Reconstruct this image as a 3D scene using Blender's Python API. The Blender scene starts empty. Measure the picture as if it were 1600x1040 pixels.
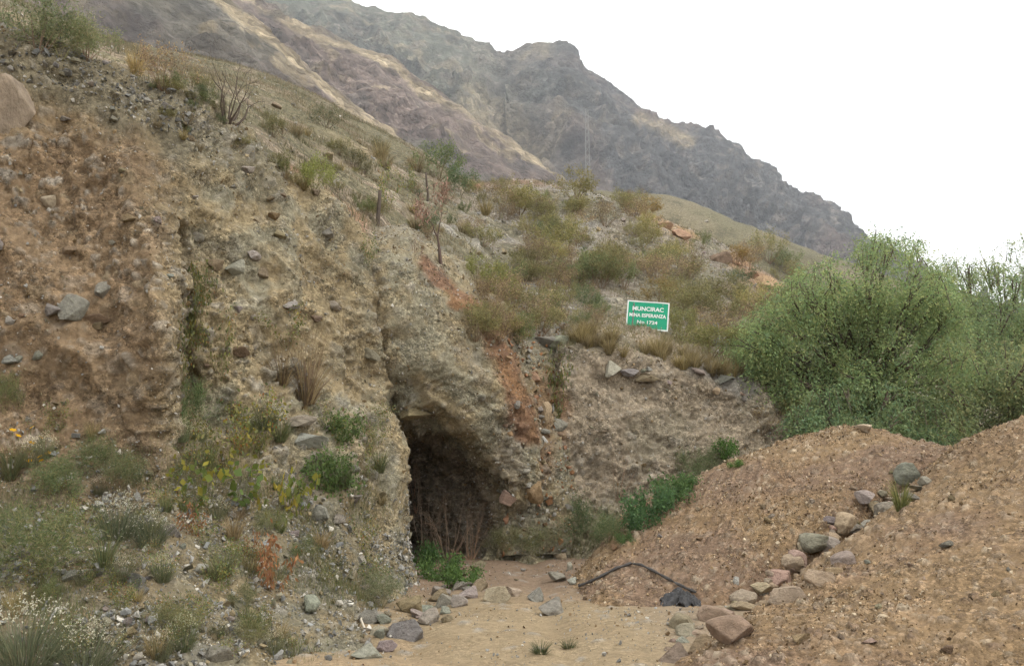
import bpy, bmesh, math, random
import numpy as np
from mathutils import Vector, Matrix, Euler
from mathutils.bvhtree import BVHTree

random.seed(7)
rng = np.random.default_rng(11)
SC = bpy.context.scene
COL = SC.collection

# ------------------------------------------------------------------ camera
F = 1386.0                       # focal length in photo pixels (1600 wide)
PITCH = math.atan(190.0 / F)
CAMZ = 1.7
cam_d = bpy.data.cameras.new('camera')
cam_d.sensor_fit = 'HORIZONTAL'
cam_d.sensor_width = 36.0
cam_d.lens = 36.0 * F / 1600.0
cam_d.clip_end = 6000.0
cam = bpy.data.objects.new('camera', cam_d)
cam.location = (0, 0, CAMZ)
cam.rotation_euler = (math.pi / 2 + PITCH, 0, 0)
COL.objects.link(cam)
SC.camera = cam

# ------------------------------------------------------------------ overcast sky and weak wide sun
SUN_EL, SUN_AZ = math.radians(54), math.radians(112)   # azimuth measured from +Y towards +X
world = bpy.data.worlds.new('World')
SC.world = world
world.use_nodes = True
wn, wl = world.node_tree.nodes, world.node_tree.links
wn.clear()
w_out = wn.new('ShaderNodeOutputWorld')
w_bg = wn.new('ShaderNodeBackground')
w_sky = wn.new('ShaderNodeTexSky')
w_sky.sky_type = 'NISHITA'
w_sky.sun_disc = False
w_sky.sun_elevation = SUN_EL
w_sky.sun_rotation = SUN_AZ
w_sky.dust_density = 5.0
w_sky.air_density = 1.0
w_mix = wn.new('ShaderNodeMix')
w_mix.data_type = 'RGBA'
w_mix.inputs[0].default_value = 0.90            # closed cloud deck over the clear sky
w_mix.inputs[7].default_value = (13.9, 13.7, 13.2, 1)
w_bg.inputs['Strength'].default_value = 0.1
wl.new(w_sky.outputs[0], w_mix.inputs[6])
wl.new(w_mix.outputs[2], w_bg.inputs['Color'])
wl.new(w_bg.outputs[0], w_out.inputs['Surface'])

sun_d = bpy.data.lights.new('sun', 'SUN')
sun_d.energy = 1.5
sun_d.angle = math.radians(14)
sun_d.color = (1.0, 0.94, 0.84)
sun = bpy.data.objects.new('sun', sun_d)
sd = Vector((math.cos(SUN_EL) * math.sin(SUN_AZ), math.cos(SUN_EL) * math.cos(SUN_AZ), math.sin(SUN_EL)))
sun.rotation_euler = sd.to_track_quat('Z', 'Y').to_euler()
sun.location = (0, 0, 30)
COL.objects.link(sun)

vs = SC.view_settings
vs.view_transform = 'Standard'
vs.look = 'None'
vs.gamma = 1.0
vs.exposure = 0.58
vs.use_curve_mapping = False
SC.cycles.volume_bounces = 1
SC.cycles.use_adaptive_sampling = True
SC.cycles.adaptive_threshold = 0.03
SC.cycles.max_bounces = 6
SC.cycles.diffuse_bounces = 4
SC.cycles.transparent_max_bounces = 8

# ------------------------------------------------------------------ helpers: points, noise
CA, SA = math.cos(PITCH), math.sin(PITCH)


def ray(px, py):
    u, v = (px - 800.0) / F, (520.0 - py) / F
    return np.array([u, CA - v * SA, SA + v * CA])


def P(px, py, Y):
    d = ray(px, py)
    return np.array([0, 0, CAMZ]) + d * (Y / d[1])


def PG(rows):
    return np.array([[P(*c) for c in r] for r in rows])


def project(p):
    q = p - np.array([0, 0, CAMZ])
    fw = q[..., 1] * CA + q[..., 2] * SA
    up = -q[..., 1] * SA + q[..., 2] * CA
    fw = np.maximum(fw, 0.01)
    return 800 + F * q[..., 0] / fw, 520 - F * up / fw


def h32(ix, iy, iz, seed):
    h = (ix.astype(np.int64) * 73856093) ^ (iy.astype(np.int64) * 19349663) ^ (iz.astype(np.int64) * 83492791) ^ (seed * 2654435761)
    h = h & 0xFFFFFFFF
    h = ((h ^ (h >> 16)) * 0x45d9f3b) & 0xFFFFFFFF
    h = ((h ^ (h >> 16)) * 0x45d9f3b) & 0xFFFFFFFF
    h = h ^ (h >> 16)
    return (h & 0xFFFFFF).astype(np.float64) / 16777216.0


def vnoise(p, seed=0):
    i = np.floor(p)
    f = p - i
    f = f * f * f * (f * (f * 6 - 15) + 10)
    ix, iy, iz = i[:, 0], i[:, 1], i[:, 2]
    r = 0
    for a in (0, 1):
        for b in (0, 1):
            for c in (0, 1):
                w = (f[:, 0] if a else 1 - f[:, 0]) * (f[:, 1] if b else 1 - f[:, 1]) * (f[:, 2] if c else 1 - f[:, 2])
                r = r + w * h32(ix + a, iy + b, iz + c, seed)
    return r * 2 - 1


ROT = np.array(Euler((0.61, 0.47, 0.83)).to_matrix())


def fbm(p, scale, octs=4, seed=0, gain=0.5, ridged=False):
    q = p / scale
    a, s, t = 1.0, 0.0, 0.0
    for o in range(octs):
        q = q @ ROT.T + 17.3
        n = vnoise(q, seed + o)
        if ridged:
            n = 1 - 2 * np.abs(n) ** 0.8
        s = s + a * n
        t += a
        a *= gain
        q = q * 2.03
    return s / t


def worley(p, scale, seed=0):
    """distance to the nearest cell point (in cell units), second nearest, and that cell's random number"""
    q = p / scale
    i = np.floor(q)
    f1 = np.full(len(q), 9.0)
    f2 = np.full(len(q), 9.0)
    idn = np.zeros(len(q))
    for a in (-1, 0, 1):
        for b in (-1, 0, 1):
            for c in (-1, 0, 1):
                jx, jy, jz = i[:, 0] + a, i[:, 1] + b, i[:, 2] + c
                d = ((jx + h32(jx, jy, jz, seed) - q[:, 0]) ** 2 + (jy + h32(jx, jy, jz, seed + 1) - q[:, 1]) ** 2
                     + (jz + h32(jx, jy, jz, seed + 2) - q[:, 2]) ** 2)
                m = d < f1
                f2 = np.where(m, f1, np.minimum(f2, d))
                idn = np.where(m, h32(jx, jy, jz, seed + 3), idn)
                f1 = np.where(m, d, f1)
    return np.sqrt(f1), np.sqrt(f2), idn


def sstep(a, b, x):
    t = np.clip((x - a) / (b - a), 0, 1)
    return t * t * (3 - 2 * t)


def lin(r, g, b):
    f = lambda c: (c / 255 / 12.92) if c / 255 <= 0.04045 else ((c / 255 + 0.055) / 1.055) ** 2.4
    return np.array([f(r), f(g), f(b)])


def mixc(a, b, t):
    t = np.asarray(t)[:, None]
    return a * (1 - t) + b * t


# ------------------------------------------------------------------ helpers: meshes
def np_mesh(name, verts, faces, cols=None, smooth=False, mat=None):
    """faces: (n,4) or (n,3) array, or a list of such arrays"""
    if not isinstance(faces, list):
        faces = [faces]
    faces = [np.asarray(f, dtype=np.int32) for f in faces if len(f)]
    me = bpy.data.meshes.new(name)
    me.vertices.add(len(verts))
    me.vertices.foreach_set('co', np.ascontiguousarray(verts, dtype=np.float32).ravel())
    loops = np.concatenate([f.ravel() for f in faces])
    sizes = np.concatenate([np.full(len(f), f.shape[1], dtype=np.int32) for f in faces])
    starts = np.concatenate([[0], np.cumsum(sizes)[:-1]]).astype(np.int32)
    me.loops.add(len(loops))
    me.loops.foreach_set('vertex_index', loops)
    me.polygons.add(len(sizes))
    me.polygons.foreach_set('loop_start', starts)
    me.polygons.foreach_set('loop_total', sizes)
    me.polygons.foreach_set('use_smooth', np.full(len(sizes), smooth))
    me.update(calc_edges=True)
    if cols is not None:
        at = me.color_attributes.new('Col', 'FLOAT_COLOR', 'POINT')
        c4 = np.ones((len(verts), 4), dtype=np.float32)
        c4[:, :3] = np.clip(cols, 0, 1)
        at.data.foreach_set('color', c4.ravel())
    if mat:
        me.materials.append(mat)
    return me


def link(name, me, parent=None, loc=None):
    o = bpy.data.objects.new(name, me)
    COL.objects.link(o)
    if parent is not None:
        o.parent = parent
    if loc is not None:
        o.location = loc
    return o


def tag(o, label=None, cat=None, group=None, kind=None):
    if label:
        o['label'] = label
    if cat:
        o['category'] = cat
    if group:
        o['group'] = group
    if kind:
        o['kind'] = kind
    return o


# ------------------------------------------------------------------ materials
def mat_earth(name, fine, bump=0.02, contrast=0.35, rough=0.95, bscale=None, grit=None, gritc=0.45):
    """mesh colour with blotches, plus grit: chips too small to build, each with its own tone"""
    m = bpy.data.materials.new(name)
    m.use_nodes = True
    n, l = m.node_tree.nodes, m.node_tree.links
    b = n['Principled BSDF']
    b.inputs['Roughness'].default_value = rough
    b.inputs['Specular IOR Level'].default_value = 0.15
    at = n.new('ShaderNodeAttribute')
    at.attribute_name = 'Col'
    tc = n.new('ShaderNodeTexCoord')

    def noise(scale, detail=5, r=0.7):
        t = n.new('ShaderNodeTexNoise')
        t.inputs['Scale'].default_value = scale
        t.inputs['Detail'].default_value = detail
        t.inputs['Roughness'].default_value = r
        l.new(tc.outputs['Object'], t.inputs['Vector'])
        return t.outputs['Fac']

    def rng_(val, a, b_, c, d):
        t = n.new('ShaderNodeMapRange')
        for k, x in enumerate((a, b_, c, d)):
            t.inputs[k + 1].default_value = x
        l.new(val, t.inputs[0])
        return t.outputs[0]

    def math_(op, x, y):
        t = n.new('ShaderNodeMath')
        t.operation = op
        for k, v in enumerate((x, y)):
            if isinstance(v, (int, float)):
                t.inputs[k].default_value = v
            else:
                l.new(v, t.inputs[k])
        return t.outputs[0]
    tone = rng_(noise(fine), 0.25, 0.75, 1 - contrast, 1 + contrast)
    height = noise(bscale or fine * 0.6, 6, 0.75)
    if grit:
        patchy = rng_(noise(grit * 0.09, 3, 0.6), 0.36, 0.62, 0.25, 1.0)
        for k, (sc, amp) in enumerate(((grit, gritc), (grit * 2.7, gritc * 0.8))):
            v = n.new('ShaderNodeTexVoronoi')
            v.inputs['Scale'].default_value = sc
            l.new(tc.outputs['Object'], v.inputs['Vector'])
            sep = n.new('ShaderNodeSeparateColor')
            l.new(v.outputs['Color'], sep.inputs[0])
            p = math_('POWER', sep.outputs[0], 1.6)
            tone = math_('MULTIPLY', tone, math_('ADD', 1.0, math_('MULTIPLY', patchy, rng_(p, 0.0, 1.0, -amp, 1.25 * amp))))
            edge = rng_(v.outputs['Distance'], 0.0, 0.55, 0.5, 0.0)
            height = math_('ADD', height, math_('MULTIPLY', math_('MULTIPLY', edge, patchy), 0.8 if k == 0 else 0.4))
    mx = n.new('ShaderNodeVectorMath')
    mx.operation = 'SCALE'
    l.new(at.outputs['Color'], mx.inputs[0])
    l.new(tone, mx.inputs['Scale'])
    l.new(mx.outputs[0], b.inputs['Base Color'])
    bp = n.new('ShaderNodeBump')
    bp.inputs['Strength'].default_value = 1.0
    bp.inputs['Distance'].default_value = bump
    l.new(height, bp.inputs['Height'])
    l.new(bp.outputs[0], b.inputs['Normal'])
    return m


def mat_stone(name):
    """loose stones: the stone's own colour (object colour) with mottling, specks and a grainy relief"""
    m = bpy.data.materials.new(name)
    m.use_nodes = True
    n, l = m.node_tree.nodes, m.node_tree.links
    b = n['Principled BSDF']
    b.inputs['Roughness'].default_value = 0.9
    b.inputs['Specular IOR Level'].default_value = 0.2
    oi = n.new('ShaderNodeObjectInfo')
    tc = n.new('ShaderNodeTexCoord')
    n1 = n.new('ShaderNodeTexNoise')
    n1.inputs['Scale'].default_value = 2.6
    n1.inputs['Detail'].default_value = 8
    n1.inputs['Roughness'].default_value = 0.72
    off = n.new('ShaderNodeVectorMath')
    off.operation = 'MULTIPLY_ADD'
    l.new(oi.outputs['Random'], off.inputs[0])
    off.inputs[1].default_value = (37, 21, 53)
    l.new(tc.outputs['Object'], off.inputs[2])
    l.new(off.outputs[0], n1.inputs['Vector'])
    mr = n.new('ShaderNodeMapRange')
    mr.inputs[1].default_value = 0.28
    mr.inputs[2].default_value = 0.75
    mr.inputs[3].default_value = 0.55
    mr.inputs[4].default_value = 1.35
    l.new(n1.outputs['Fac'], mr.inputs[0])
    mx = n.new('ShaderNodeVectorMath')
    mx.operation = 'SCALE'
    l.new(oi.outputs['Color'], mx.inputs[0])
    l.new(mr.outputs[0], mx.inputs['Scale'])
    l.new(mx.outputs[0], b.inputs['Base Color'])
    bp = n.new('ShaderNodeBump')
    bp.inputs['Strength'].default_value = 0.8
    bp.inputs['Distance'].default_value = 0.08
    l.new(n1.outputs['Fac'], bp.inputs['Height'])
    l.new(bp.outputs[0], b.inputs['Normal'])
    return m


def mat_leaf(name, transl=0.45, rough=0.6):
    """leaf colour from the mesh, tinted by the object's colour; some light passes through"""
    m = bpy.data.materials.new(name)
    m.use_nodes = True
    n, l = m.node_tree.nodes, m.node_tree.links
    b = n['Principled BSDF']
    b.inputs['Roughness'].default_value = rough
    b.inputs['Specular IOR Level'].default_value = 0.2
    at = n.new('ShaderNodeAttribute')
    at.attribute_name = 'Col'
    oi = n.new('ShaderNodeObjectInfo')
    mx = n.new('ShaderNodeVectorMath')
    mx.operation = 'MULTIPLY'
    l.new(at.outputs['Color'], mx.inputs[0])
    l.new(oi.outputs['Color'], mx.inputs[1])
    l.new(mx.outputs[0], b.inputs['Base Color'])
    tr = n.new('ShaderNodeBsdfTranslucent')
    l.new(mx.outputs[0], tr.inputs['Color'])
    ms = n.new('ShaderNodeMixShader')
    ms.inputs[0].default_value = transl
    l.new(b.outputs[0], ms.inputs[1])
    l.new(tr.outputs[0], ms.inputs[2])
    l.new(ms.outputs[0], n['Material Output'].inputs['Surface'])
    return m


def mat_plain(name, col, rough=0.7, noise=0.25, scale=20.0, spec=0.3):
    m = bpy.data.materials.new(name)
    m.use_nodes = True
    n, l = m.node_tree.nodes, m.node_tree.links
    b = n['Principled BSDF']
    b.inputs['Roughness'].default_value = rough
    b.inputs['Specular IOR Level'].default_value = spec
    tc = n.new('ShaderNodeTexCoord')
    n1 = n.new('ShaderNodeTexNoise')
    n1.inputs['Scale'].default_value = scale
    n1.inputs['Detail'].default_value = 5
    l.new(tc.outputs['Object'], n1.inputs['Vector'])
    mr = n.new('ShaderNodeMapRange')
    mr.inputs[3].default_value = 1 - noise
    mr.inputs[4].default_value = 1 + noise
    l.new(n1.outputs['Fac'], mr.inputs[0])
    mx = n.new('ShaderNodeVectorMath')
    mx.operation = 'SCALE'
    mx.inputs[0].default_value = tuple(col)
    l.new(mr.outputs[0], mx.inputs['Scale'])
    l.new(mx.outputs[0], b.inputs['Base Color'])
    return m


M_CLIFF = mat_earth('cliff_earth', 13, bump=0.034, contrast=0.32, grit=22, gritc=0.36)
M_MOUND = mat_earth('loose_earth', 12, bump=0.022, contrast=0.28, grit=28, gritc=0.36)
M_HILL = mat_earth('hill_soil', 5, bump=0.10, contrast=0.4, grit=7, gritc=0.42)
M_FAR = mat_earth('mountain_rock', 0.12, bump=5.0, contrast=0.42, bscale=0.07, grit=0.16, gritc=0.32)
M_GROUND = mat_earth('track_earth', 9, bump=0.012, contrast=0.22, grit=36, gritc=0.20)
M_GRAVEL = mat_earth('gravel_stone', 55, bump=0.01, contrast=0.3, rough=0.9)
M_STONE = mat_stone('loose_stone')
M_LEAF = mat_leaf('leaf')
M_BARK = mat_leaf('bark', transl=0.0, rough=0.9)

# ------------------------------------------------------------------ terrain patches
BV, BF = [], []          # coarse copies of all the ground for standing things on it
BN = 0
PATCH = {}


def hermite(G, t, tf):
    """cubic through control points G along axis 0 at parameters t, sampled at tf"""
    h = np.diff(t)
    d = (G[1:] - G[:-1]) / h[:, None, None]
    m = np.empty_like(G)
    m[0], m[-1] = d[0], d[-1]
    w0, w1 = h[:-1, None, None], h[1:, None, None]
    m[1:-1] = (d[:-1] * w1 + d[1:] * w0) / (w0 + w1)
    k = np.clip(np.searchsorted(t, tf, side='right') - 1, 0, len(h) - 1)
    s = ((tf - t[k]) / h[k])[:, None, None]
    hk = h[k][:, None, None]
    s2, s3 = s * s, s * s * s
    return (2 * s3 - 3 * s2 + 1) * G[k] + (s3 - 2 * s2 + s) * hk * m[k] + (-2 * s3 + 3 * s2) * G[k + 1] + (s3 - s2) * hk * m[k + 1]


def screen_param(G):
    px, py = project(G)
    px, py = np.clip(px, -250, 1850), np.clip(py, -200, 1200)
    d = np.hypot(np.diff(px, axis=0), np.diff(py, axis=0)).mean(axis=1)
    return np.concatenate([[0], np.cumsum(np.maximum(d, 14))])


def loft(G, nr, nc):
    t = screen_param(G)
    A = hermite(G, t, np.linspace(0, t[-1], nr))
    At = A.transpose(1, 0, 2)
    t2 = screen_param(G.transpose(1, 0, 2))
    B = hermite(At, t2, np.linspace(0, t2[-1], nc))
    return B.transpose(1, 0, 2)


def grid_faces(nr, nc):
    i = np.arange((nr - 1) * (nc - 1))
    r, c = i // (nc - 1), i % (nc - 1)
    a = r * nc + c
    return np.stack([a, a + 1, a + nc + 1, a + nc], 1)


def grid_normals(S):
    du = np.gradient(S, axis=1)
    dv = np.gradient(S, axis=0)
    n = np.cross(du, dv)
    return n / np.maximum(np.linalg.norm(n, axis=2, keepdims=True), 1e-9)


def patch(name, G, nr, nc, disp, colf, mat, smooth=True, up=None, bvh=2):
    """loft the control grid, push it along its normals by disp(points), colour it by colf(points, height, px, py)"""
    global BN
    S = loft(G, nr, nc)
    N = grid_normals(S)
    flip = 1.0
    ref = up if up is not None else (np.array([0, -0.6, 0.8]))
    if (N.reshape(-1, 3) @ ref).mean() < 0:
        N = -N
        flip = -1.0
    p, nn = S.reshape(-1, 3), N.reshape(-1, 3)
    px, py = project(p)
    d, aux = disp(p, px, py)
    q = p + nn * d[:, None]
    px, py = project(q)
    c = colf(q, d, aux, px, py)
    f = grid_faces(nr, nc)
    if flip < 0:
        f = f[:, ::-1]
    me = np_mesh(name, q, f, c, smooth, mat)
    o = link(name, me)
    Q = q.reshape(nr, nc, 3)
    if bvh:
        ri = np.unique(np.append(np.arange(0, nr, bvh), nr - 1))
        ci = np.unique(np.append(np.arange(0, nc, bvh), nc - 1))
        sub = Q[ri][:, ci]
        BV.append(sub.reshape(-1, 3))
        BF.append(grid_faces(len(ri), len(ci)) + BN)
        BN += len(ri) * len(ci)
    PATCH[name if name not in PATCH else name + str(len(PATCH))] = (Q, grid_normals(Q) * flip)
    return o


# colours of the place (surface colours, not picture values)
SOIL_BROWN = np.array([0.194, 0.130, 0.076]) * np.array([0.97, 1.03, 0.95])
SOIL_TAN = np.array([0.231, 0.175, 0.113]) * np.array([0.97, 1.03, 0.96])
SOIL_GREY = np.array([0.202, 0.175, 0.131]) * np.array([0.97, 1.02, 0.96])
SOIL_DARK = np.array([0.102, 0.076, 0.055])
STONE_GREY = np.array([0.270, 0.262, 0.240])
STONE_PALE = np.array([0.430, 0.405, 0.355])
STONE_BLUE = np.array([0.200, 0.203, 0.195])
ORANGE = np.array([0.80, 0.84, 0.86]) * np.array([0.270, 0.135, 0.065])
RUST = np.array([0.170, 0.092, 0.055])
MOUND = np.array([0.90, 0.94, 0.90]) * np.array([0.223, 0.146, 0.085])
TRACK = np.array([0.317, 0.244, 0.166]) * np.array([0.93, 0.97, 0.9])
OLIVE = np.array([0.240, 0.215, 0.110])


def seg_dist(px, py, pts):
    d = np.full(px.shape, 1e9)
    for (x0, y0), (x1, y1) in zip(pts[:-1], pts[1:]):
        vx, vy = x1 - x0, y1 - y0
        t = np.clip(((px - x0) * vx + (py - y0) * vy) / (vx * vx + vy * vy), 0, 1)
        d = np.minimum(d, np.hypot(px - x0 - t * vx, py - y0 - t * vy))
    return d


def chunk_disp(big=0.16, mid=0.07, small=0.03, s1=0.24, s2=0.10, share=0.5, seed=0, strata=0.0):
    """broken earth: lumps, ledges and stones set in it; aux = (stone mask, stone id, soft noise)"""
    def f(p, px, py):
        d = big * fbm(p, 1.3, 3, seed + 1) + 1.1 * big * fbm(p * np.array([1.0, 1.0, 0.85]), 0.8, 3, seed + 2, ridged=True)
        d = d + mid * fbm(p, 0.45, 3, seed + 5, ridged=True)
        d0 = d
        rough = 0.4 + 0.6 * sstep(-0.12, 0.3, fbm(p, 1.3, 3, seed + 3))
        d = d * 0
        d = d + small * fbm(p, 0.13, 3, seed + 9, gain=0.65)
        if strata:
            ax = np.array([0.45, 0.2, 0.87])
            h = p @ ax + 0.12 * fbm(p, 0.8, 2, seed + 13)
            q = np.stack([h / 0.11, p[:, 0] * 1.1, p[:, 1] * 1.1], 1)
            d = d + strata * vnoise(q, seed + 14)
            q = np.stack([h / 0.045, p[:, 0] * 3, p[:, 1] * 3], 1)
            d = d + 0.5 * strata * vnoise(q, seed + 15)
        w = p * np.array([1, 1, 1.25]) + 0.05 * np.stack([vnoise(p / 0.1, seed + 20), vnoise(p / 0.1, seed + 21), vnoise(p / 0.1, seed + 22)], 1)
        f1, f2, i1 = worley(w, s1, seed + 30)
        g1, g2, i2 = worley(w + 3.7, s2, seed + 40)
        m1 = sstep(0.02, 0.22, f2 - f1) * sstep(0.62, 0.35, f1) * (i1 < share * 0.55)
        m2 = sstep(0.02, 0.25, g2 - g1) * sstep(0.62, 0.3, g1) * (i2 < share)
        d = d + m1 * s1 * 0.24 * (0.4 + (i1 * 7.7) % 1.0) + m2 * s2 * 0.32
        c1, c2, _i = worley(w * np.array([1, 1, 0.8]) + 9.1, 0.19, seed + 50)
        d = d - 0.026 * sstep(0.16, 0.0, c2 - c1)
        d = d - 0.014 * sstep(0.2, 0.0, g2 - g1)
        # hollows where stones fell out
        h2 = sstep(0.5, 0.2, g1) * (i2 > 0.86)
        d = d - h2 * s2 * 0.45
        d = d0 + d * rough
        idn = np.where(m1 > 0.3, i1 * 13.7 % 1.0, i2 * 17.3 % 1.0)
        return d, (np.maximum(m1, m2) * rough, idn, h2 * rough)
    return f


def stone_tint(c, aux, amount=0.75, blue=0.35):
    m, idn, h2 = aux
    st = mixc(STONE_GREY, STONE_PALE, sstep(0.55, 1.0, idn))
    st = mixc(st, STONE_BLUE, (idn < blue) * 0.8)
    st = st * 0.75 + SOIL_TAN * 0.25
    st = mixc(st, SOIL_TAN * 0.95, ((idn > 0.4) & (idn < 0.62)) * 0.8)
    return mixc(c, st, np.clip(m * amount, 0, 1))


# ---- the cliff on the near side, its scree foot, and the nose in front of the adit
cliff_cols = [
    # foot            scree          scree         base           low            mid           high          top           slope          back
    [(-420, 1150, 5.3), (-420, 960, 6.6), (-420, 800, 7.6), (-420, 690, 8.2), (-420, 520, 8.6), (-420, 300, 9.0), (-420, 60, 9.5), (-420, -150, 10.2), (-420, -260, 15), (-420, -300, 25)],
    [(-200, 1130, 5.5), (-190, 960, 6.9), (-180, 815, 8.0), (-170, 700, 8.7), (-170, 530, 9.1), (-170, 320, 9.5), (-170, 130, 10.0), (-170, -40, 10.7), (-170, -120, 15), (-170, -150, 26)],
    [(20, 1110, 5.7), (10, 965, 7.1), (0, 835, 8.3), (0, 715, 9.1), (0, 550, 9.5), (0, 360, 9.9), (0, 200, 10.4), (0, 55, 11.1), (0, -20, 15.5), (0, -60, 27)],
    [(140, 1100, 5.9), (120, 955, 7.4), (105, 830, 8.6), (100, 705, 9.4), (100, 550, 9.7), (100, 380, 10.1), (100, 230, 10.6), (100, 88, 11.3), (110, 40, 15.5), (120, 30, 27)],
    [(270, 1090, 6.15), (225, 945, 7.7), (205, 825, 8.9), (195, 700, 9.7), (190, 545, 9.8), (190, 385, 10.2), (192, 240, 10.7), (200, 118, 11.6), (215, 85, 16), (225, 90, 27)],
    [(340, 1080, 6.35), (300, 940, 8.0), (275, 820, 9.1), (264, 690, 9.9), (268, 560, 9.8), (262, 390, 10.2), (250, 250, 10.9), (255, 138, 12.0), (270, 110, 16.5), (280, 115, 27)],
    [(375, 1075, 6.5), (330, 935, 8.2), (300, 815, 9.4), (284, 690, 10.3), (279, 560, 10.95), (268, 400, 10.85), (276, 265, 11.0), (290, 155, 12.3), (310, 130, 17), (320, 135, 28)],
    [(420, 1068, 6.7), (370, 925, 8.5), (340, 805, 9.8), (325, 685, 10.7), (315, 560, 11.0), (308, 415, 11.1), (325, 285, 11.5), (335, 178, 12.6), (360, 150, 17.5), (370, 158, 28)],
    [(500, 1052, 7.0), (450, 915, 9.1), (420, 800, 10.3), (405, 685, 11.0), (400, 560, 11.4), (395, 430, 11.7), (395, 330, 12.1), (405, 235, 13.0), (430, 205, 18), (440, 215, 28)],
    [(566, 1030, 7.45), (530, 910, 9.9), (505, 800, 11.0), (490, 690, 11.5), (475, 575, 11.9), (460, 450, 12.1), (455, 360, 12.5), (470, 290, 13.5), (500, 258, 18.5), (510, 268, 28)],
    [(620, 958, 9.5), (590, 895, 11.2), (575, 800, 12.0), (560, 700, 12.3), (535, 585, 12.6), (515, 480, 12.6), (510, 400, 12.9), (525, 335, 13.9), (550, 300, 18.5), (570, 305, 28)],
    [(656, 906, 12.0), (631, 858, 12.5), (624, 775, 12.9), (618, 700, 13.1), (580, 600, 13.2), (570, 510, 13.1), (570, 440, 13.4), (580, 385, 14.2), (610, 350, 18.5), (630, 350, 28)],
    [(640, 900, 13.6), (612, 858, 14.0), (604, 775, 14.2), (600, 700, 14.2), (605, 612, 14.0), (620, 545, 13.9), (625, 480, 14.1), (640, 425, 14.8), (670, 395, 18.5), (690, 390, 28)],
    [(560, 890, 15.6), (540, 855, 15.8), (530, 775, 15.9), (535, 700, 15.8), (570, 625, 15.2), (640, 570, 14.9), (660, 520, 15.0), (680, 475, 15.6), (710, 440, 18.8), (740, 420, 28)],
]
G = np.array([[P(*c[r]) for c in cliff_cols] for r in range(10)])
G[0, :, 2] -= 0.35
# behind its rim the bluff passes under the hillside
G[8] = G[7] + np.array([0, 1.6, -0.15])
G[9] = G[7] + np.array([0, 4.0, -2.5])


cd = chunk_disp(0.17, 0.08, 0.032, 0.26, 0.11, 0.46, 3)


def cliff_disp(p, px, py):
    d, aux = cd(p, px, py)
    # the scree at the foot is smoother than the bluff; the rim is ragged
    k = 1 - 0.55 * sstep(720, 860, py)
    return d * k, aux


def cliff_col(p, d, aux, px, py):
    n1 = fbm(p, 1.1, 4, 60)
    n2 = fbm(p, 0.35, 3, 61)
    brown = sstep(330, 180, px + 60 * n1)                       # the near bluff is browner
    c = mixc(SOIL_GREY * 1.12, SOIL_TAN * 1.12, sstep(-0.4, 0.2, n2))
    c = mixc(c, mixc(SOIL_BROWN, SOIL_TAN, sstep(-0.1, 0.6, n2)), np.clip(brown * 0.8 + 0.35 * sstep(0, 0.5, n1), 0, 1))
    c = mixc(c, np.array([0.195, 0.136, 0.084]), 0.85 * sstep(300, 200, px + 40 * n2) * sstep(120, 260, py + 60 * n1))
    c = c * (1 + 0.22 * fbm(p, 1.7, 2, 66))[:, None]
    # orange-brown streak low on the bluff
    c = mixc(c, np.array([0.22, 0.145, 0.085]), 0.5 * sstep(0.05, 0.4, n1) * sstep(130, 60, px) * sstep(430, 560, py) * sstep(760, 690, py))
    # grey shaly cap along the top edge
    top = seg_dist(px, py, [(-100, -40), (0, 85), (100, 105), (200, 150), (300, 200), (420, 270)])
    c = mixc(c, SOIL_GREY * 0.72, 0.75 * sstep(75, 25, top + 30 * n2) * (px < 450))
    # grey, stony scree
    scree = sstep(690, 800, py + 70 * n1 - 0.1 * px * 0)
    c = mixc(c, mixc(SOIL_GREY * 0.78, SOIL_TAN * 0.8, sstep(-0.2, 0.3, n2)), 0.75 * scree * sstep(640, 560, px + 30 * n2))
    c = stone_tint(c, aux, 0.65)
    return c * (1 + 0.18 * fbm(p, 0.07, 2, 63))[:, None]


o = patch('cliff', G, 390, 420, cliff_disp, cliff_col, M_CLIFF)
tag(o, 'tall brown earth bluff and its stony scree beside the adit', 'cliff', kind='structure')

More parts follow.
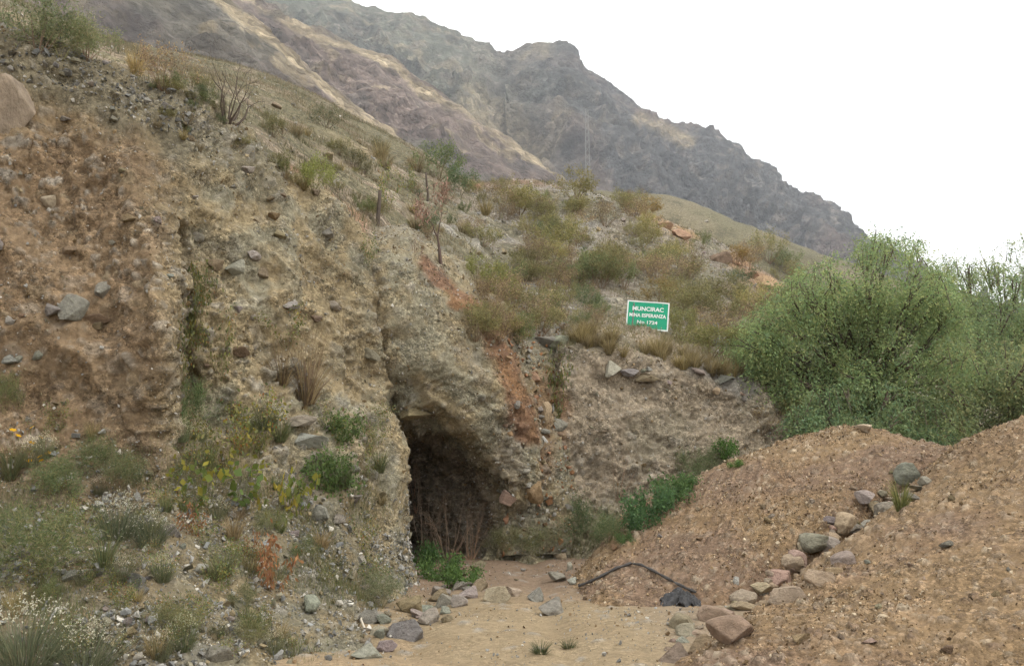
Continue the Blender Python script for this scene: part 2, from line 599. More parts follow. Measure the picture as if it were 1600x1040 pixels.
# ---- rock brow round the adit mouth, and the adit itself
rings = [
    [(490, 800, 22.5), (490, 795, 22.5), (490, 790, 22.5), (495, 785, 22.5), (500, 785, 22.5), (505, 788, 22.5), (508, 795, 22.5), (506, 800, 22.5), (500, 803, 22.5)],
    [(420, 840, 21), (430, 790, 21), (450, 740, 21), (480, 720, 20.8), (520, 718, 20.6), (550, 730, 20.4), (570, 765, 20.2), (575, 795, 20.2), (570, 832, 20.2)],
    [(520, 860, 17.8), (530, 780, 17.6), (545, 735, 17.4), (570, 712, 17.2), (605, 712, 17.0), (625, 732, 17.1), (642, 760, 17.0), (648, 800, 16.9), (646, 850, 16.9)],
    [(560, 885, 16.2), (560, 780, 16.1), (572, 722, 16.0), (610, 694, 15.9), (655, 684, 15.8), (700, 708, 15.7), (736, 746, 15.7), (748, 798, 15.7), (722, 872, 15.6)],
    [(575, 893, 15.6), (568, 780, 15.5), (578, 708, 15.2), (616, 680, 14.9), (664, 670, 14.85), (710, 694, 14.9), (750, 738, 15.0), (778, 786, 15.1), (748, 878, 15.2)],
    [(575, 897, 15.4), (568, 775, 15.3), (576, 690, 14.7), (616, 664, 14.1), (670, 652, 14.1), (722, 678, 14.2), (764, 724, 14.45), (797, 780, 14.8), (766, 885, 15.0)],
    [(560, 905, 15.8), (550, 760, 15.6), (565, 640, 14.6), (614, 610, 13.85), (690, 592, 13.9), (756, 632, 14.15), (800, 698, 14.5), (816, 787, 14.85), (782, 892, 15.0)],
    [(540, 915, 16.2), (530, 740, 16), (545, 600, 14.4), (600, 545, 13.6), (690, 530, 13.9), (775, 580, 14.45), (828, 680, 14.9), (838, 790, 15.1), (815, 893, 15.2)],
    [(520, 925, 16.6), (510, 720, 16.4), (535, 540, 14.2), (590, 450, 13.7), (680, 455, 14.2), (755, 505, 14.8), (828, 635, 15.5), (850, 770, 15.6), (850, 890, 15.6)],
    [(500, 930, 17), (490, 700, 17), (520, 470, 15.2), (590, 385, 14.6), (672, 418, 14.9), (742, 470, 15.4), (822, 595, 16.2), (862, 745, 16.3), (880, 890, 16.2)],
    [(480, 940, 18), (470, 690, 18), (520, 440, 17), (610, 352, 18), (695, 390, 18), (765, 445, 18), (840, 570, 18), (880, 720, 18), (905, 890, 17.5)],
]
bd = chunk_disp(0.12, 0.075, 0.035, 0.2, 0.1, 0.45, 90, strata=0.035)


def brow_disp(p, px, py):
    d, aux = bd(p, px, py)
    # a stepped overhang above the mouth
    step = sstep(40, 5, np.abs(seg_dist(px, py, [(640, 600), (700, 580), (770, 625)]) - 10))
    return d + 0.10 * step, aux


def gully_orange(px, py, n):
    g = seg_dist(px, py, [(660, 408), (705, 455), (760, 490), (790, 560), (808, 620), (822, 670)])
    w = 9 + 13 * sstep(430, 560, py)
    return sstep(w * 1.35, w * 0.6, g + 14 * n)


def brow_col(p, d, aux, px, py):
    n1 = fbm(p, 0.9, 4, 70)
    n2 = fbm(p, 0.3, 3, 71)
    c = mixc(SOIL_GREY * 1.12, SOIL_TAN * 1.1, sstep(-0.3, 0.4, n2))
    c = mixc(c, np.array([0.20, 0.175, 0.138]), 0.6 * sstep(0.0, 0.4, n1))
    c = stone_tint(c, aux, 0.5)
    go = gully_orange(px, py, n2)
    c = mixc(c, mixc(ORANGE, RUST, sstep(-0.2, 0.3, n1)), 0.85 * go)
    inside = sstep(14.9, 15.3, p[:, 1] + 0.1 * n2) * (px < 776) * (py > 630)
    c = mixc(c, np.array([0.215, 0.172, 0.128]), 0.7 * inside)
    return c * (1 + 0.18 * fbm(p, 0.07, 2, 73))[:, None]


o = patch('rock_face', PG(rings), 215, 290, brow_disp, brow_col, M_CLIFF, up=np.array([0.3, -0.8, 0.2]))
tag(o, 'grey layered rock face with the dark mouth of an adit', 'rock face', kind='structure')

# ---- the pale block across the gully
block = [
    [(740, 892, 14.6), (800, 889, 14.7), (860, 886, 14.9), (920, 884, 15.1), (1000, 880, 15.5), (1100, 875, 16), (1200, 870, 16.5), (1320, 865, 17)],
    [(775, 845, 15.1), (810, 830, 15.2), (860, 812, 15.4), (920, 800, 15.6), (1000, 790, 16.0), (1100, 760, 16.4), (1200, 745, 17.0), (1310, 745, 17.6)],
    [(838, 765, 15.9), (850, 752, 15.9), (880, 720, 15.9), (930, 700, 16.1), (1010, 690, 16.4), (1110, 690, 16.7), (1200, 695, 17.2), (1290, 710, 18)],
    [(850, 700, 16.7), (858, 672, 16.5), (880, 625, 16.3), (935, 610, 16.5), (1020, 612, 16.7), (1110, 630, 17.0), (1190, 648, 17.5), (1270, 690, 18.4)],
    [(852, 640, 17.3), (862, 600, 17.0), (884, 562, 16.8), (945, 545, 16.9), (1035, 568, 17.0), (1115, 592, 17.3), (1185, 620, 17.9), (1255, 682, 18.8)],
    [(850, 600, 18.0), (866, 562, 17.6), (890, 538, 17.4), (950, 524, 17.5), (1040, 549, 17.7), (1120, 574, 18.0), (1195, 608, 18.6), (1262, 676, 19.4)],
    [(850, 560, 21), (872, 530, 21), (900, 512, 21), (960, 503, 21.2), (1050, 528, 21.2), (1140, 556, 21.2), (1215, 595, 21.2), (1285, 665, 21.5)],
]
kd = chunk_disp(0.16, 0.075, 0.03, 0.24, 0.1, 0.4, 150, strata=0.02)


def block_col(p, d, aux, px, py):
    n1 = fbm(p, 1.0, 4, 160)
    n2 = fbm(p, 0.35, 3, 161)
    c = mixc(np.array([0.235, 0.192, 0.138]), np.array([0.285, 0.235, 0.170]), sstep(-0.3, 0.5, n2))
    c = mixc(c, SOIL_GREY * 0.85, 0.5 * sstep(0.05, 0.4, n1))
    edge = seg_dist(px, py, [(1080, 565), (1120, 580), (1165, 605)])
    c = mixc(c, STONE_GREY * 0.6, 0.7 * sstep(26, 8, edge + 8 * n2))
    c = mixc(c, ORANGE * 0.95, 0.75 * sstep(46, 18, seg_dist(px, py, [(848, 610), (852, 680), (838, 760)]) + 16 * n2))
    c = stone_tint(c, aux, 0.45)
    # thin green-brown growth at the foot
    c = mixc(c, np.array([0.20, 0.185, 0.115]), 0.6 * sstep(790, 840, py + 25 * n1))
    return c * (1 + 0.16 * fbm(p, 0.07, 2, 163))[:, None]


o = patch('rock_outcrop', PG(block), 180, 250, kd, block_col, M_CLIFF)
tag(o, 'pale grey-brown rock outcrop below the green sign', 'rock outcrop', kind='structure')

# ---- rust-coloured rubble filling the gully between brow and outcrop
gully = [
    [(775, 870, 14.75), (800, 868, 14.8), (830, 866, 14.85), (860, 866, 14.9), (890, 866, 15.0)],
    [(790, 800, 14.95), (810, 798, 15.0), (840, 796, 15.05), (865, 795, 15.15), (895, 795, 15.5)],
    [(800, 730, 15.0), (818, 728, 15.15), (843, 726, 15.3), (866, 722, 15.6), (895, 720, 16.2)],
    [(792, 650, 15.15), (812, 650, 15.35), (838, 650, 15.75), (862, 645, 16.1), (890, 640, 16.8)],
    [(772, 575, 15.3), (796, 575, 15.7), (826, 575, 16.3), (856, 570, 16.9), (885, 565, 17.5)],
    [(738, 500, 15.6), (768, 505, 16.1), (810, 512, 17.3), (850, 525, 18.2), (885, 530, 19)],
    [(700, 440, 16.0), (740, 448, 17.0), (790, 465, 18.8), (840, 490, 20.5), (885, 505, 22)],
]
ud = chunk_disp(0.10, 0.08, 0.035, 0.22, 0.11, 0.7, 130)


def gully_col(p, d, aux, px, py):
    n1 = fbm(p, 0.8, 4, 170)
    n2 = fbm(p, 0.3, 3, 171)
    c = mixc(SOIL_GREY * 0.9, SOIL_TAN, sstep(-0.3, 0.4, n2))
    c = mixc(c, STONE_GREY * 0.95, 0.5 * sstep(560, 500, py + 30 * n1))
    o1 = sstep(27, 9, seg_dist(px, py, [(690, 440), (755, 490), (785, 560), (800, 620), (812, 668)]) + 16 * n2)
    o2 = sstep(34, 8, seg_dist(px, py, [(848, 600), (850, 660), (836, 745)]) + 18 * n2)
    c = mixc(c, mixc(ORANGE, RUST, sstep(-0.25, 0.3, n1)), 0.9 * o1)
    c = mixc(c, ORANGE, 0.5 * o2)
    c = stone_tint(c, aux, 0.35)
    return c * (1 + 0.2 * fbm(p, 0.07, 2, 173))[:, None]


o = patch('gully', PG(gully), 190, 90, ud, gully_col, M_CLIFF)
tag(o, 'rust-orange rubble gully between rock face and outcrop', 'gully', kind='structure')

# ---- shrubby hillside above
hill_px = [-420, -150, 60, 200, 330, 430, 560, 660, 740, 800, 870, 950, 1050, 1150, 1250, 1400, 1600, 1850]
hill_rows = [
    ([-140, -30, 82, 126, 186, 262, 378, 432, 485, 580, 600, 575, 600, 630, 700, 725, 730, 735], [10.9, 11.0, 11.5, 12.0, 12.9, 13.4, 14.4, 15.2, 15.9, 16.8, 18.2, 18.5, 18.5, 18.5, 19, 19, 19, 19]),
    ([-260, -60, 55, 105, 158, 222, 312, 382, 440, 505, 520, 508, 535, 565, 640, 690, 715, 725], [15, 15.5, 16, 16.5, 17.5, 18.3, 19, 19.5, 20, 20, 20.6, 21, 21, 21, 21, 21, 21, 21]),
    ([-330, -90, 35, 92, 138, 190, 268, 330, 385, 432, 448, 452, 470, 500, 560, 640, 690, 710], [22, 22, 23, 24, 25, 26, 27, 27, 27, 27, 27, 27, 27, 27, 27, 27, 27, 27]),
    ([-370, -110, 25, 80, 116, 158, 228, 282, 330, 352, 362, 375, 402, 440, 505, 600, 675, 705], [33, 33, 34, 34, 35, 35, 35, 35, 35, 35, 35, 35, 35, 35, 35, 35, 35, 35]),
    ([-390, -118, 20, 72, 98, 128, 194, 248, 294, 290, 296, 318, 355, 400, 470, 575, 665, 703], [45, 45, 46, 46, 46, 46, 45, 44, 44, 44, 44, 44, 44, 44, 44, 44, 44, 44]),
    ([-395, -118, 22, 74, 96, 122, 186, 242, 286, 280, 288, 312, 350, 398, 470, 575, 665, 704], [52, 52, 53, 53, 53, 53, 52, 50, 49, 48, 48, 48, 48, 48, 48, 48, 48, 48]),
    ([-300, -60, 90, 140, 170, 205, 275, 335, 375, 370, 380, 400, 430, 470, 530, 620, 690, 708], [75, 75, 75, 75, 75, 75, 75, 72, 70, 70, 70, 70, 70, 70, 70, 70, 70, 70]),
]
Gh = np.array([[P(x, y, Y) for x, y, Y in zip(hill_px, r[0], r[1])] for r in hill_rows])


def hill_disp(p, px, py):
    d = 0.35 * fbm(p, 4.0, 4, 200) + 0.10 * fbm(p, 0.9, 3, 204, ridged=True)
    f1, f2, i1 = worley(p, 0.5, 210)
    m = sstep(0.02, 0.2, f2 - f1) * sstep(0.6, 0.3, f1) * (i1 < 0.25) * sstep(520, 700, px)
    return d * (0.25 + 0.75 * sstep(13, 20, p[:, 1])) + m * 0.14 * sstep(14, 20, p[:, 1]), (m, i1 * 9.7 % 1, m * 0)


def hill_col(p, d, aux, px, py):
    n1 = fbm(p, 5.0, 4, 220)
    n2 = fbm(p, 1.3, 4, 221)
    grass = np.array([0.145, 0.130, 0.080])
    soil = np.array([0.235, 0.188, 0.135])
    c = mixc(grass, soil, sstep(-0.1, 0.4, n2))
    c = mixc(c, np.array([0.29, 0.235, 0.145]), 0.6 * sstep(0.15, 0.5, n1))
    # greyer, stonier slope above the sign
    grey = sstep(690, 780, px + 30 * n1)
    c = mixc(c, mixc(SOIL_GREY * 0.85, np.array([0.21, 0.185, 0.15]), sstep(-0.2, 0.3, n2)), 0.8 * grey)
    c = mixc(c, STONE_GREY * 1.05, 0.7 * sstep(0.05, 0.4, n1 + n2 * 0.6) * sstep(110, 50, seg_dist(px, py, [(740, 390), (830, 400), (860, 330)])))
    # ochre and rust earth
    c = mixc(c, np.array([0.36, 0.215, 0.105]), 0.6 * sstep(22, 4, seg_dist(px, py, [(1000, 325), (1050, 352), (1075, 370)]) + 18 * n2))
    c = mixc(c, np.array([0.36, 0.20, 0.11]), 0.6 * sstep(24, 4, seg_dist(px, py, [(1150, 405), (1180, 435), (1225, 455)]) + 14 * n2))
    c = mixc(c, np.array([0.22, 0.13, 0.09]), 0.6 * sstep(22, 6, seg_dist(px, py, [(740, 285), (800, 278), (870, 280)]) + 12 * n2))
    c = mixc(c, ORANGE, 0.8 * gully_orange(px, py, n2))
    c = mixc(c, np.array([0.30, 0.16, 0.10]), 0.6 * sstep(26, 8, seg_dist(px, py, [(455, 275), (520, 325), (560, 352)]) + 14 * n2))
    c = stone_tint(c, aux, 0.6)
    return c * (1 + 0.2 * fbm(p, 0.2, 2, 223))[:, None]


o = patch('hillside', Gh, 190, 360, hill_disp, hill_col, M_HILL)
tag(o, 'dry shrub-covered hillside rising behind the cut', 'hillside', kind='structure')

# ---- olive shoulder farther back
sh_px = [600, 760, 880, 960, 1050, 1150, 1250, 1350, 1450, 1540, 1660, 1900]
sh_sky = [345, 315, 300, 297, 307, 345, 388, 425, 462, 528, 610, 690]
Gs = np.array([[P(x, 700 + 0 * s, 60) for x, s in zip(sh_px, sh_sky)],
               [P(x, s + (700 - s) * 0.55, 80) for x, s in zip(sh_px, sh_sky)],
               [P(x, s + (700 - s) * 0.22, 105) for x, s in zip(sh_px, sh_sky)],
               [P(x, s, 135) for x, s in zip(sh_px, sh_sky)],
               [P(x, s + 30, 175) for x, s in zip(sh_px, sh_sky)]])


def shoulder_col(p, d, aux, px, py):
    n1 = fbm(p, 9.0, 4, 240)
    n2 = fbm(p, 2.2, 3, 241)
    c = mixc(np.array([0.185, 0.16, 0.105]), np.array([0.155, 0.142, 0.09]), sstep(-0.2, 0.3, n1))
    return mixc(c, np.array([0.105, 0.098, 0.065]), 0.7 * sstep(0.12, 0.4, n2))


o = patch('hill_shoulder', Gs, 60, 180, lambda p, a, b: (1.0 * fbm(p, 14, 4, 250) + 0.35 * fbm(p, 2.5, 3, 255), None), shoulder_col, M_HILL)
tag(o, 'smooth olive hill shoulder below the far crags', 'hill', kind='structure')


# ---- far mountain and two nearer ridges in front of it
def ridge_patch(name, label, pxs, sky, Y0, Y1, foot, nr, nc, amp, scale, seed, colf, skyamp=0.35, bvh=0):
    rows = []
    for s in (0.0, 0.25, 0.5, 0.75, 0.92, 1.0):
        rows.append([P(x, foot + (k - foot) * s, Y0 + (Y1 - Y0) * s ** 0.9) for x, k in zip(pxs, sky)])
    back = [P(x, k, Y1) + np.array([0, 0.25 * (Y1 - Y0), -0.18 * (Y1 - Y0)]) for x, k in zip(pxs, sky)]
    rows.append(back)
    Gm = np.array(rows)
    skyz_px = np.array(pxs, float)
    skyz = np.array(sky, float)

    def disp(p, px, py):
        # gullies run down the slope: noise stretched along the fall line
        q = p * np.array([1.0, 0.45, 0.45])
        g1 = fbm(q, scale, 5, seed, ridged=True)
        g2 = fbm(p, scale * 0.33, 4, seed + 7, ridged=True)
        top = np.abs(py - np.interp(px, skyz_px, skyz))
        k = skyamp + (1 - skyamp) * sstep(5, 90, top)
        d = amp * k * (0.7 * g1 + 0.45 * g2) + amp * (0.10 + 0.11 * sstep(900, 1150, px)) * (0.5 + 0.5 * k) * fbm(p, scale * 0.11, 4, seed + 11, gain=0.6, ridged=True)
        return d, (g1, g2, top)
    ob = patch(name, Gm, nr, nc, disp, colf, M_FAR, bvh=bvh)
    return tag(ob, label, 'mountain', kind='structure')


PURPLE = np.array([0.118, 0.095, 0.086])
SLATE = np.array([0.085, 0.085, 0.084])
TAN = np.array([0.31, 0.255, 0.170])
GREENGREY = np.array([0.130, 0.135, 0.105])


def far_col(p, d, aux, px, py):
    g1, g2, top = aux
    n1 = fbm(p, 120, 5, 300)
    n2 = fbm(p, 30, 5, 301, gain=0.65)
    n3 = fbm(p * np.array([1, 0.5, 0.5]), 34, 4, 305, ridged=True)
    c = mixc(SLATE, PURPLE * 1.05, sstep(-0.2, 0.25, n1 + 0.5 * n2))
    up = sstep(960, 700, px + 80 * n1) * sstep(300, 160, py - 0.25 * (px - 540) + 60 * n1)
    c = mixc(c, GREENGREY, 0.9 * up)
    low = sstep(1050, 800, px + 60 * n2)
    c = mixc(c, TAN * 0.8, 0.5 * low * sstep(0.42, 0.64, n3 + 0.5 * n2))
    c = mixc(c, TAN * 0.8, 0.14 * low * sstep(0.05, 0.25, n2))
    c = mixc(c, TAN, 0.85 * sstep(15, 3, np.abs(seg_dist(px, py, [(1000, 183), (1040, 204), (1075, 219)])) + 8 * n2))
    c = mixc(c, TAN, 0.6 * sstep(46, 10, seg_dist(px, py, [(740, 165), (790, 205), (830, 250)]) + 40 * n2))
    c = mixc(c, SLATE * 0.7, 0.5 * sstep(0.1, 0.4, fbm(p, 45, 4, 307)))
    return mixc(c, np.array([0.20, 0.175, 0.15]), 0.6 * sstep(0.22, 0.4, fbm(p, 7, 3, 303)))


far_px = [-300, 0, 200, 330, 440, 540, 600, 660, 730, 800, 825, 845, 888, 905, 935, 1000, 1050, 1100, 1160, 1200, 1235, 1272, 1310, 1345, 1400, 1500, 1700, 2000]
far_sky = [-330, -210, -110, -52, -8, 22, 42, 58, 80, 99, 84, 78, 86, 108, 132, 180, 204, 222, 255, 284, 312, 322, 348, 386, 408, 470, 600, 690]
ridge_patch('mountain', 'hazy grey crag mountain filling the skyline', far_px, far_sky, 300, 820, 640, 220, 450, 58, 150, 310, far_col, skyamp=0.3)


def mid_col(p, d, aux, px, py):
    g1, g2, top = aux
    n1 = fbm(p, 60, 5, 330)
    n2 = fbm(p, 14, 5, 331, gain=0.65)
    n3 = fbm(p * np.array([1, 0.5, 0.5]), 26, 4, 335, ridged=True)
    c = mixc(PURPLE * 0.95, np.array([0.16, 0.128, 0.112]), sstep(-0.2, 0.3, n1))
    c = mixc(c, GREENGREY, 0.45 * sstep(0.1, 0.4, -n1))
    c = mixc(c, TAN * 0.85, 0.6 * sstep(0.48, 0.66, n3 + 0.45 * n2))
    c = mixc(c, TAN * 0.85, 0.15 * sstep(0.2, 0.4, n2 + 0.4 * n1))
    c = mixc(c, TAN, 0.85 * sstep(11, 2, top + 16 * n2))
    return mixc(c, SLATE * 0.75, 0.5 * sstep(0.12, 0.4, fbm(p, 22, 4, 337)))


ridge_patch('mountain_ridge', 'purple-brown ridge with a tan crest running down below the far skyline',
            [-300, 0, 200, 330, 420, 490, 550, 620, 680, 745, 806, 850, 920, 1010], [-300, -170, -70, -25, 22, 60, 86, 118, 155, 194, 226, 258, 320, 400],
            180, 420, 560, 120, 270, 21, 90, 340, mid_col, skyamp=0.4)
ridge_patch('mountain_spur', 'near brown spur with pale grass edges above the bluff',
            [-400, -100, 100, 250, 330, 370, 400, 430, 460, 490, 520, 600, 720], [-520, -330, -190, -60, -5, 28, 55, 80, 108, 132, 156, 225, 330],
            110, 250, 420, 120, 240, 10, 62, 370, mid_col, skyamp=0.5)

# ---- the ground: one sheet to the horizon, fine near the track
xs = np.concatenate([-np.geomspace(1600, 5, 26), np.linspace(-4.5, 7, 200), np.geomspace(7.5, 1600, 26)])
ys = np.concatenate([[-900, -300, -100, -40, -15, -4, 1, 3.5], np.linspace(5, 18, 190), np.geomspace(20, 2200, 30)])
gx, gy = np.meshgrid(xs, ys)
gp = np.stack([gx.ravel(), gy.ravel(), np.zeros(gx.size)], 1)
near = sstep(40, 18, np.abs(gp[:, 0])) * sstep(60, 25, gp[:, 1])
gz = near * (0.045 * fbm(gp, 1.4, 3, 400) + 0.02 * fbm(gp, 0.3, 3, 404))
# shallow wheel ruts bending towards the adit
cxr = -0.12 - 0.045 * (gp[:, 1] - 7) + 0.08 * np.sin(gp[:, 1] * 0.5)
for offs in (-0.62, 0.72):
    gz -= near * 0.05 * np.exp(-((gp[:, 0] - cxr - offs) / 0.2) ** 2)
w1, w2, wi = worley(gp, 0.16, 410)
gm = sstep(0.02, 0.25, w2 - w1) * sstep(0.5, 0.25, w1) * (wi < 0.13) * near
gz = gz + gm * 0.02 - 0.3 * sstep(20, 60, gp[:, 1]) - 0.2 * (1 - near)
gp[:, 2] = gz
n1, n2 = fbm(gp, 1.2, 4, 420), fbm(gp, 0.3, 3, 421)
gc = mixc(TRACK, TRACK * np.array([0.86, 0.84, 0.82]), sstep(-0.3, 0.4, n1))
gc = gc * np.array([0.88, 0.85, 0.84])
gc = mixc(gc, np.array([0.33, 0.245, 0.155]), 0.5 * sstep(0.1, 0.4, n1 + 0.4 * n2))
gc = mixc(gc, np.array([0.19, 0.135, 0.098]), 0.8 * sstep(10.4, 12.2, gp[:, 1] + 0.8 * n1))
gc = mixc(gc, np.array([0.24, 0.19, 0.14]), 0.6 * sstep(1.0, 2.0, gp[:, 0] + 0.4 * n1))
gc = mixc(gc, STONE_GREY, 0.6 * gm)
far = sstep(30, 60, np.hypot(gp[:, 0], gp[:, 1]))
gc = mixc(gc, np.array([0.19, 0.16, 0.11]), far)
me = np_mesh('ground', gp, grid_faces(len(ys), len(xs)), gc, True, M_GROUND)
o = link('ground', me)
tag(o, 'pale trodden earth track leading to the adit', 'ground', kind='structure')
GQ = gp.reshape(len(ys), len(xs), 3)
si, sj = np.arange(0, len(ys), 2), np.arange(0, len(xs), 2)
sub = GQ[si][:, sj]
BV.append(sub.reshape(-1, 3))
BF.append(grid_faces(len(si), len(sj)) + BN)
BN += len(si) * len(sj)
PATCH['ground'] = (GQ[8:198, 26:226], np.tile(np.array([0, 0, 1.0]), (190, 200, 1)))

# ---- two heaps of dumped earth
mA = [
    [(865, 940, 10.45), (920, 958, 9.85), (985, 968, 9.6), (1060, 965, 9.7), (1160, 935, 10.3), (1260, 885, 11.0), (1360, 815, 11.7), (1430, 765, 12.2), (1520, 730, 12.8)],
    [(872, 925, 10.9), (940, 932, 10.6), (1010, 925, 10.6), (1090, 905, 10.8), (1190, 865, 11.2), (1280, 815, 11.7), (1365, 760, 12.2), (1430, 725, 12.7), (1510, 712, 13.1)],
    [(876, 905, 11.6), (955, 890, 11.5), (1040, 855, 11.7), (1130, 810, 12.0), (1220, 770, 12.3), (1300, 735, 12.6), (1370, 710, 12.9), (1440, 702, 13.2), (1510, 705, 13.5)],
    [(885, 885, 12.4), (975, 825, 12.6), (1070, 770, 12.9), (1160, 728, 13.2), (1225, 700, 13.4), (1300, 686, 13.6), (1375, 682, 13.7), (1440, 694, 13.9), (1510, 703, 14.1)],
    [(905, 868, 13.0), (990, 797, 13.3), (1085, 746, 13.6), (1165, 712, 13.9), (1230, 688, 14.1), (1290, 674, 14.2), (1350, 672, 14.2), (1420, 688, 14.3), (1500, 706, 14.4)],
    [(925, 876, 13.9), (1010, 830, 14.4), (1110, 790, 14.9), (1190, 760, 15.1), (1250, 745, 15.3), (1310, 735, 15.4), (1370, 735, 15.4), (1430, 740, 15.4), (1500, 742, 15.4)],
    [(940, 872, 15.0), (1030, 868, 15.5), (1130, 855, 16.2), (1210, 850, 16.5), (1270, 845, 16.6), (1320, 840, 16.8), (1380, 840, 16.8), (1440, 840, 16.8), (1500, 840, 16.8)],
]
mB = [
    [(985, 1075, 6.7), (1120, 1110, 6.25), (1300, 1140, 5.9), (1480, 1160, 5.6), (1680, 1170, 5.4), (1950, 1180, 5.3)],
    [(1000, 1040, 7.2), (1110, 1035, 7.2), (1270, 1020, 7.1), (1460, 1000, 7.0), (1680, 985, 6.8), (1950, 975, 6.6)],
    [(1030, 1008, 7.95), (1120, 992, 7.9), (1270, 950, 8.0), (1440, 905, 8.1), (1650, 870, 8.0), (1950, 850, 7.7)],
    [(1085, 990, 8.5), (1160, 962, 8.7), (1280, 893, 9.0), (1440, 830, 9.3), (1640, 770, 9.3), (1950, 720, 9.1)],
    [(1110, 982, 8.9), (1185, 950, 9.2), (1300, 868, 9.9), (1420, 778, 10.7), (1600, 706, 10.7), (1900, 655, 10.4)],
    [(1130, 975, 9.3), (1210, 942, 9.7), (1325, 858, 10.7), (1440, 757, 11.7), (1560, 675, 11.7), (1850, 612, 11.4)],
    [(1150, 972, 9.6), (1235, 935, 10.2), (1350, 850, 11.4), (1468, 722, 12.5), (1530, 680, 12.8), (1800, 600, 12.6)],
    [(1170, 968, 9.9), (1260, 935, 10.6), (1385, 850, 12.0), (1500, 740, 13.3), (1570, 700, 13.9), (1800, 640, 14.2)],
]


def mound_disp(seed):
    def f(p, px, py):
        d = 0.09 * fbm(p, 1.3, 3, seed) + 0.035 * fbm(p, 0.35, 3, seed + 4) + 0.018 * fbm(p, 0.09, 2, seed + 7)
        f1, f2, i1 = worley(p, 0.13, seed + 10)
        m = sstep(0.02, 0.25, f2 - f1) * sstep(0.6, 0.3, f1) * (i1 < 0.4)
        g1, g2, i2 = worley(p + 1.7, 0.065, seed + 20)
        m2 = sstep(0.02, 0.25, g2 - g1) * (i2 < 0.4)
        return d + m * 0.035 + m2 * 0.014, (np.maximum(m, m2 * 0.7), np.where(m > 0.3, i1 * 11.3 % 1, i2 * 7.1 % 1), m * 0)
    return f


def mound_col(seed, dark):
    def f(p, d, aux, px, py):
        n1 = fbm(p, 1.4, 4, seed)
        n2 = fbm(p, 0.3, 3, seed + 3)
        c = mixc(MOUND, np.array([0.190, 0.126, 0.078]), sstep(-0.2, 0.4, n1))
        c = mixc(c, np.array([0.26, 0.18, 0.11]), 0.5 * sstep(0.1, 0.5, n2))
        c = mixc(c, np.array([0.15, 0.105, 0.078]), dark * sstep(0.1, 0.4, n1 + 0.3 * n2))
        m, idn, _ = aux
        st = mixc(np.array([0.335, 0.24, 0.15]), np.array([0.27, 0.215, 0.16]), (idn > 0.5) * 1.0)
        st = mixc(st, np.array([0.45, 0.38, 0.28]), (idn > 0.86) * 1.0)
        st = mixc(st, np.array([0.16, 0.115, 0.085]), (idn < 0.25) * 1.0)
        c = mixc(c, st, 0.6 * m)
        return c * (1 + 0.16 * fbm(p, 0.06, 2, seed + 6))[:, None]
    return f


GA, GB = PG(mA), PG(mB)
GA[0, :, 2] -= 0.4
GA[:, 0, 2] -= 0.3
GB[0, :, 2] -= 0.4
GB[:, 0, 2] -= 0.3
GB[-1, :, 2] -= 0.3
o = patch('earth_mound', GA, 165, 260, mound_disp(500), mound_col(520, 0.5), M_MOUND)
tag(o, 'brown heap of dug earth in front of the green tree', 'earth mound', kind='structure')
o = patch('earth_bank', GB, 200, 280, mound_disp(540), mound_col(560, 0.6), M_MOUND)
tag(o, 'large brown bank of dumped earth nearest the viewer', 'earth bank', kind='structure')

BVH = BVHTree.FromPolygons([tuple(v) for v in np.concatenate(BV)], [tuple(f) for f in np.concatenate(BF).tolist()])
CAM = Vector((0, 0, CAMZ))


def hit(px, py):
    """the point of the ground that stands at this place of the photograph, and its normal"""
    d = Vector(ray(px, py)).normalized()
    loc, nor, _, dist = BVH.ray_cast(CAM, d)
    if loc is None:
        return None, None
    if nor.dot(d) > 0:
        nor = -nor
    return loc, nor


def drop(x, y, z=60.0):
    loc, nor, _, _ = BVH.ray_cast(Vector((x, y, z)), Vector((0, 0, -1)))
    return loc, nor


# ------------------------------------------------------------------ haze over the valley
def box_mesh(name, lo, hi):
    v = [(x, y, z) for x in (lo[0], hi[0]) for y in (lo[1], hi[1]) for z in (lo[2], hi[2])]
    f = [(0, 1, 3, 2), (4, 6, 7, 5), (0, 4, 5, 1), (2, 3, 7, 6), (0, 2, 6, 4), (1, 5, 7, 3)]
    me = bpy.data.meshes.new(name)
    me.from_pydata(v, [], f)
    return me


hm = bpy.data.materials.new('haze')
hm.use_nodes = True
hn, hl = hm.node_tree.nodes, hm.node_tree.links
hn.clear()
ho = hn.new('ShaderNodeOutputMaterial')
hv = hn.new('ShaderNodeVolumePrincipled')
hv.inputs['Color'].default_value = (0.82, 0.89, 1.0, 1)
hv.inputs['Density'].default_value = 0.00024
hv.inputs['Anisotropy'].default_value = 0.0
hl.new(hv.outputs[0], ho.inputs['Volume'])
me = box_mesh('haze', (-2400, -1500, -4), (2400, 2800, 900))
me.materials.append(hm)
o = link('haze', me)
tag(o, 'thin pale haze in front of the far mountains', 'haze', kind='stuff')


# ------------------------------------------------------------------ gravel: stones too many to count
def hull_stone(seed, n=7):
    r = random.Random(seed)
    bm = bmesh.new()
    for _ in range(n):
        v = Vector((r.gauss(0, 1), r.gauss(0, 1), r.gauss(0, 1))).normalized() * r.uniform(0.8, 1.0)
        bm.verts.new((v.x, v.y * r.uniform(0.75, 1.0), v.z * 0.72))
    bmesh.ops.convex_hull(bm, input=bm.verts)
    bmesh.ops.delete(bm, geom=[v for v in bm.verts if not v.link_faces], context='VERTS')
    bmesh.ops.triangulate(bm, faces=bm.faces)
    bm.verts.index_update()
    V = np.array([v.co[:] for v in bm.verts])
    Fc = np.array([[v.index for v in f.verts] for f in bm.faces])
    bm.free()
    return V, Fc


STONES = [hull_stone(i) for i in range(10)]


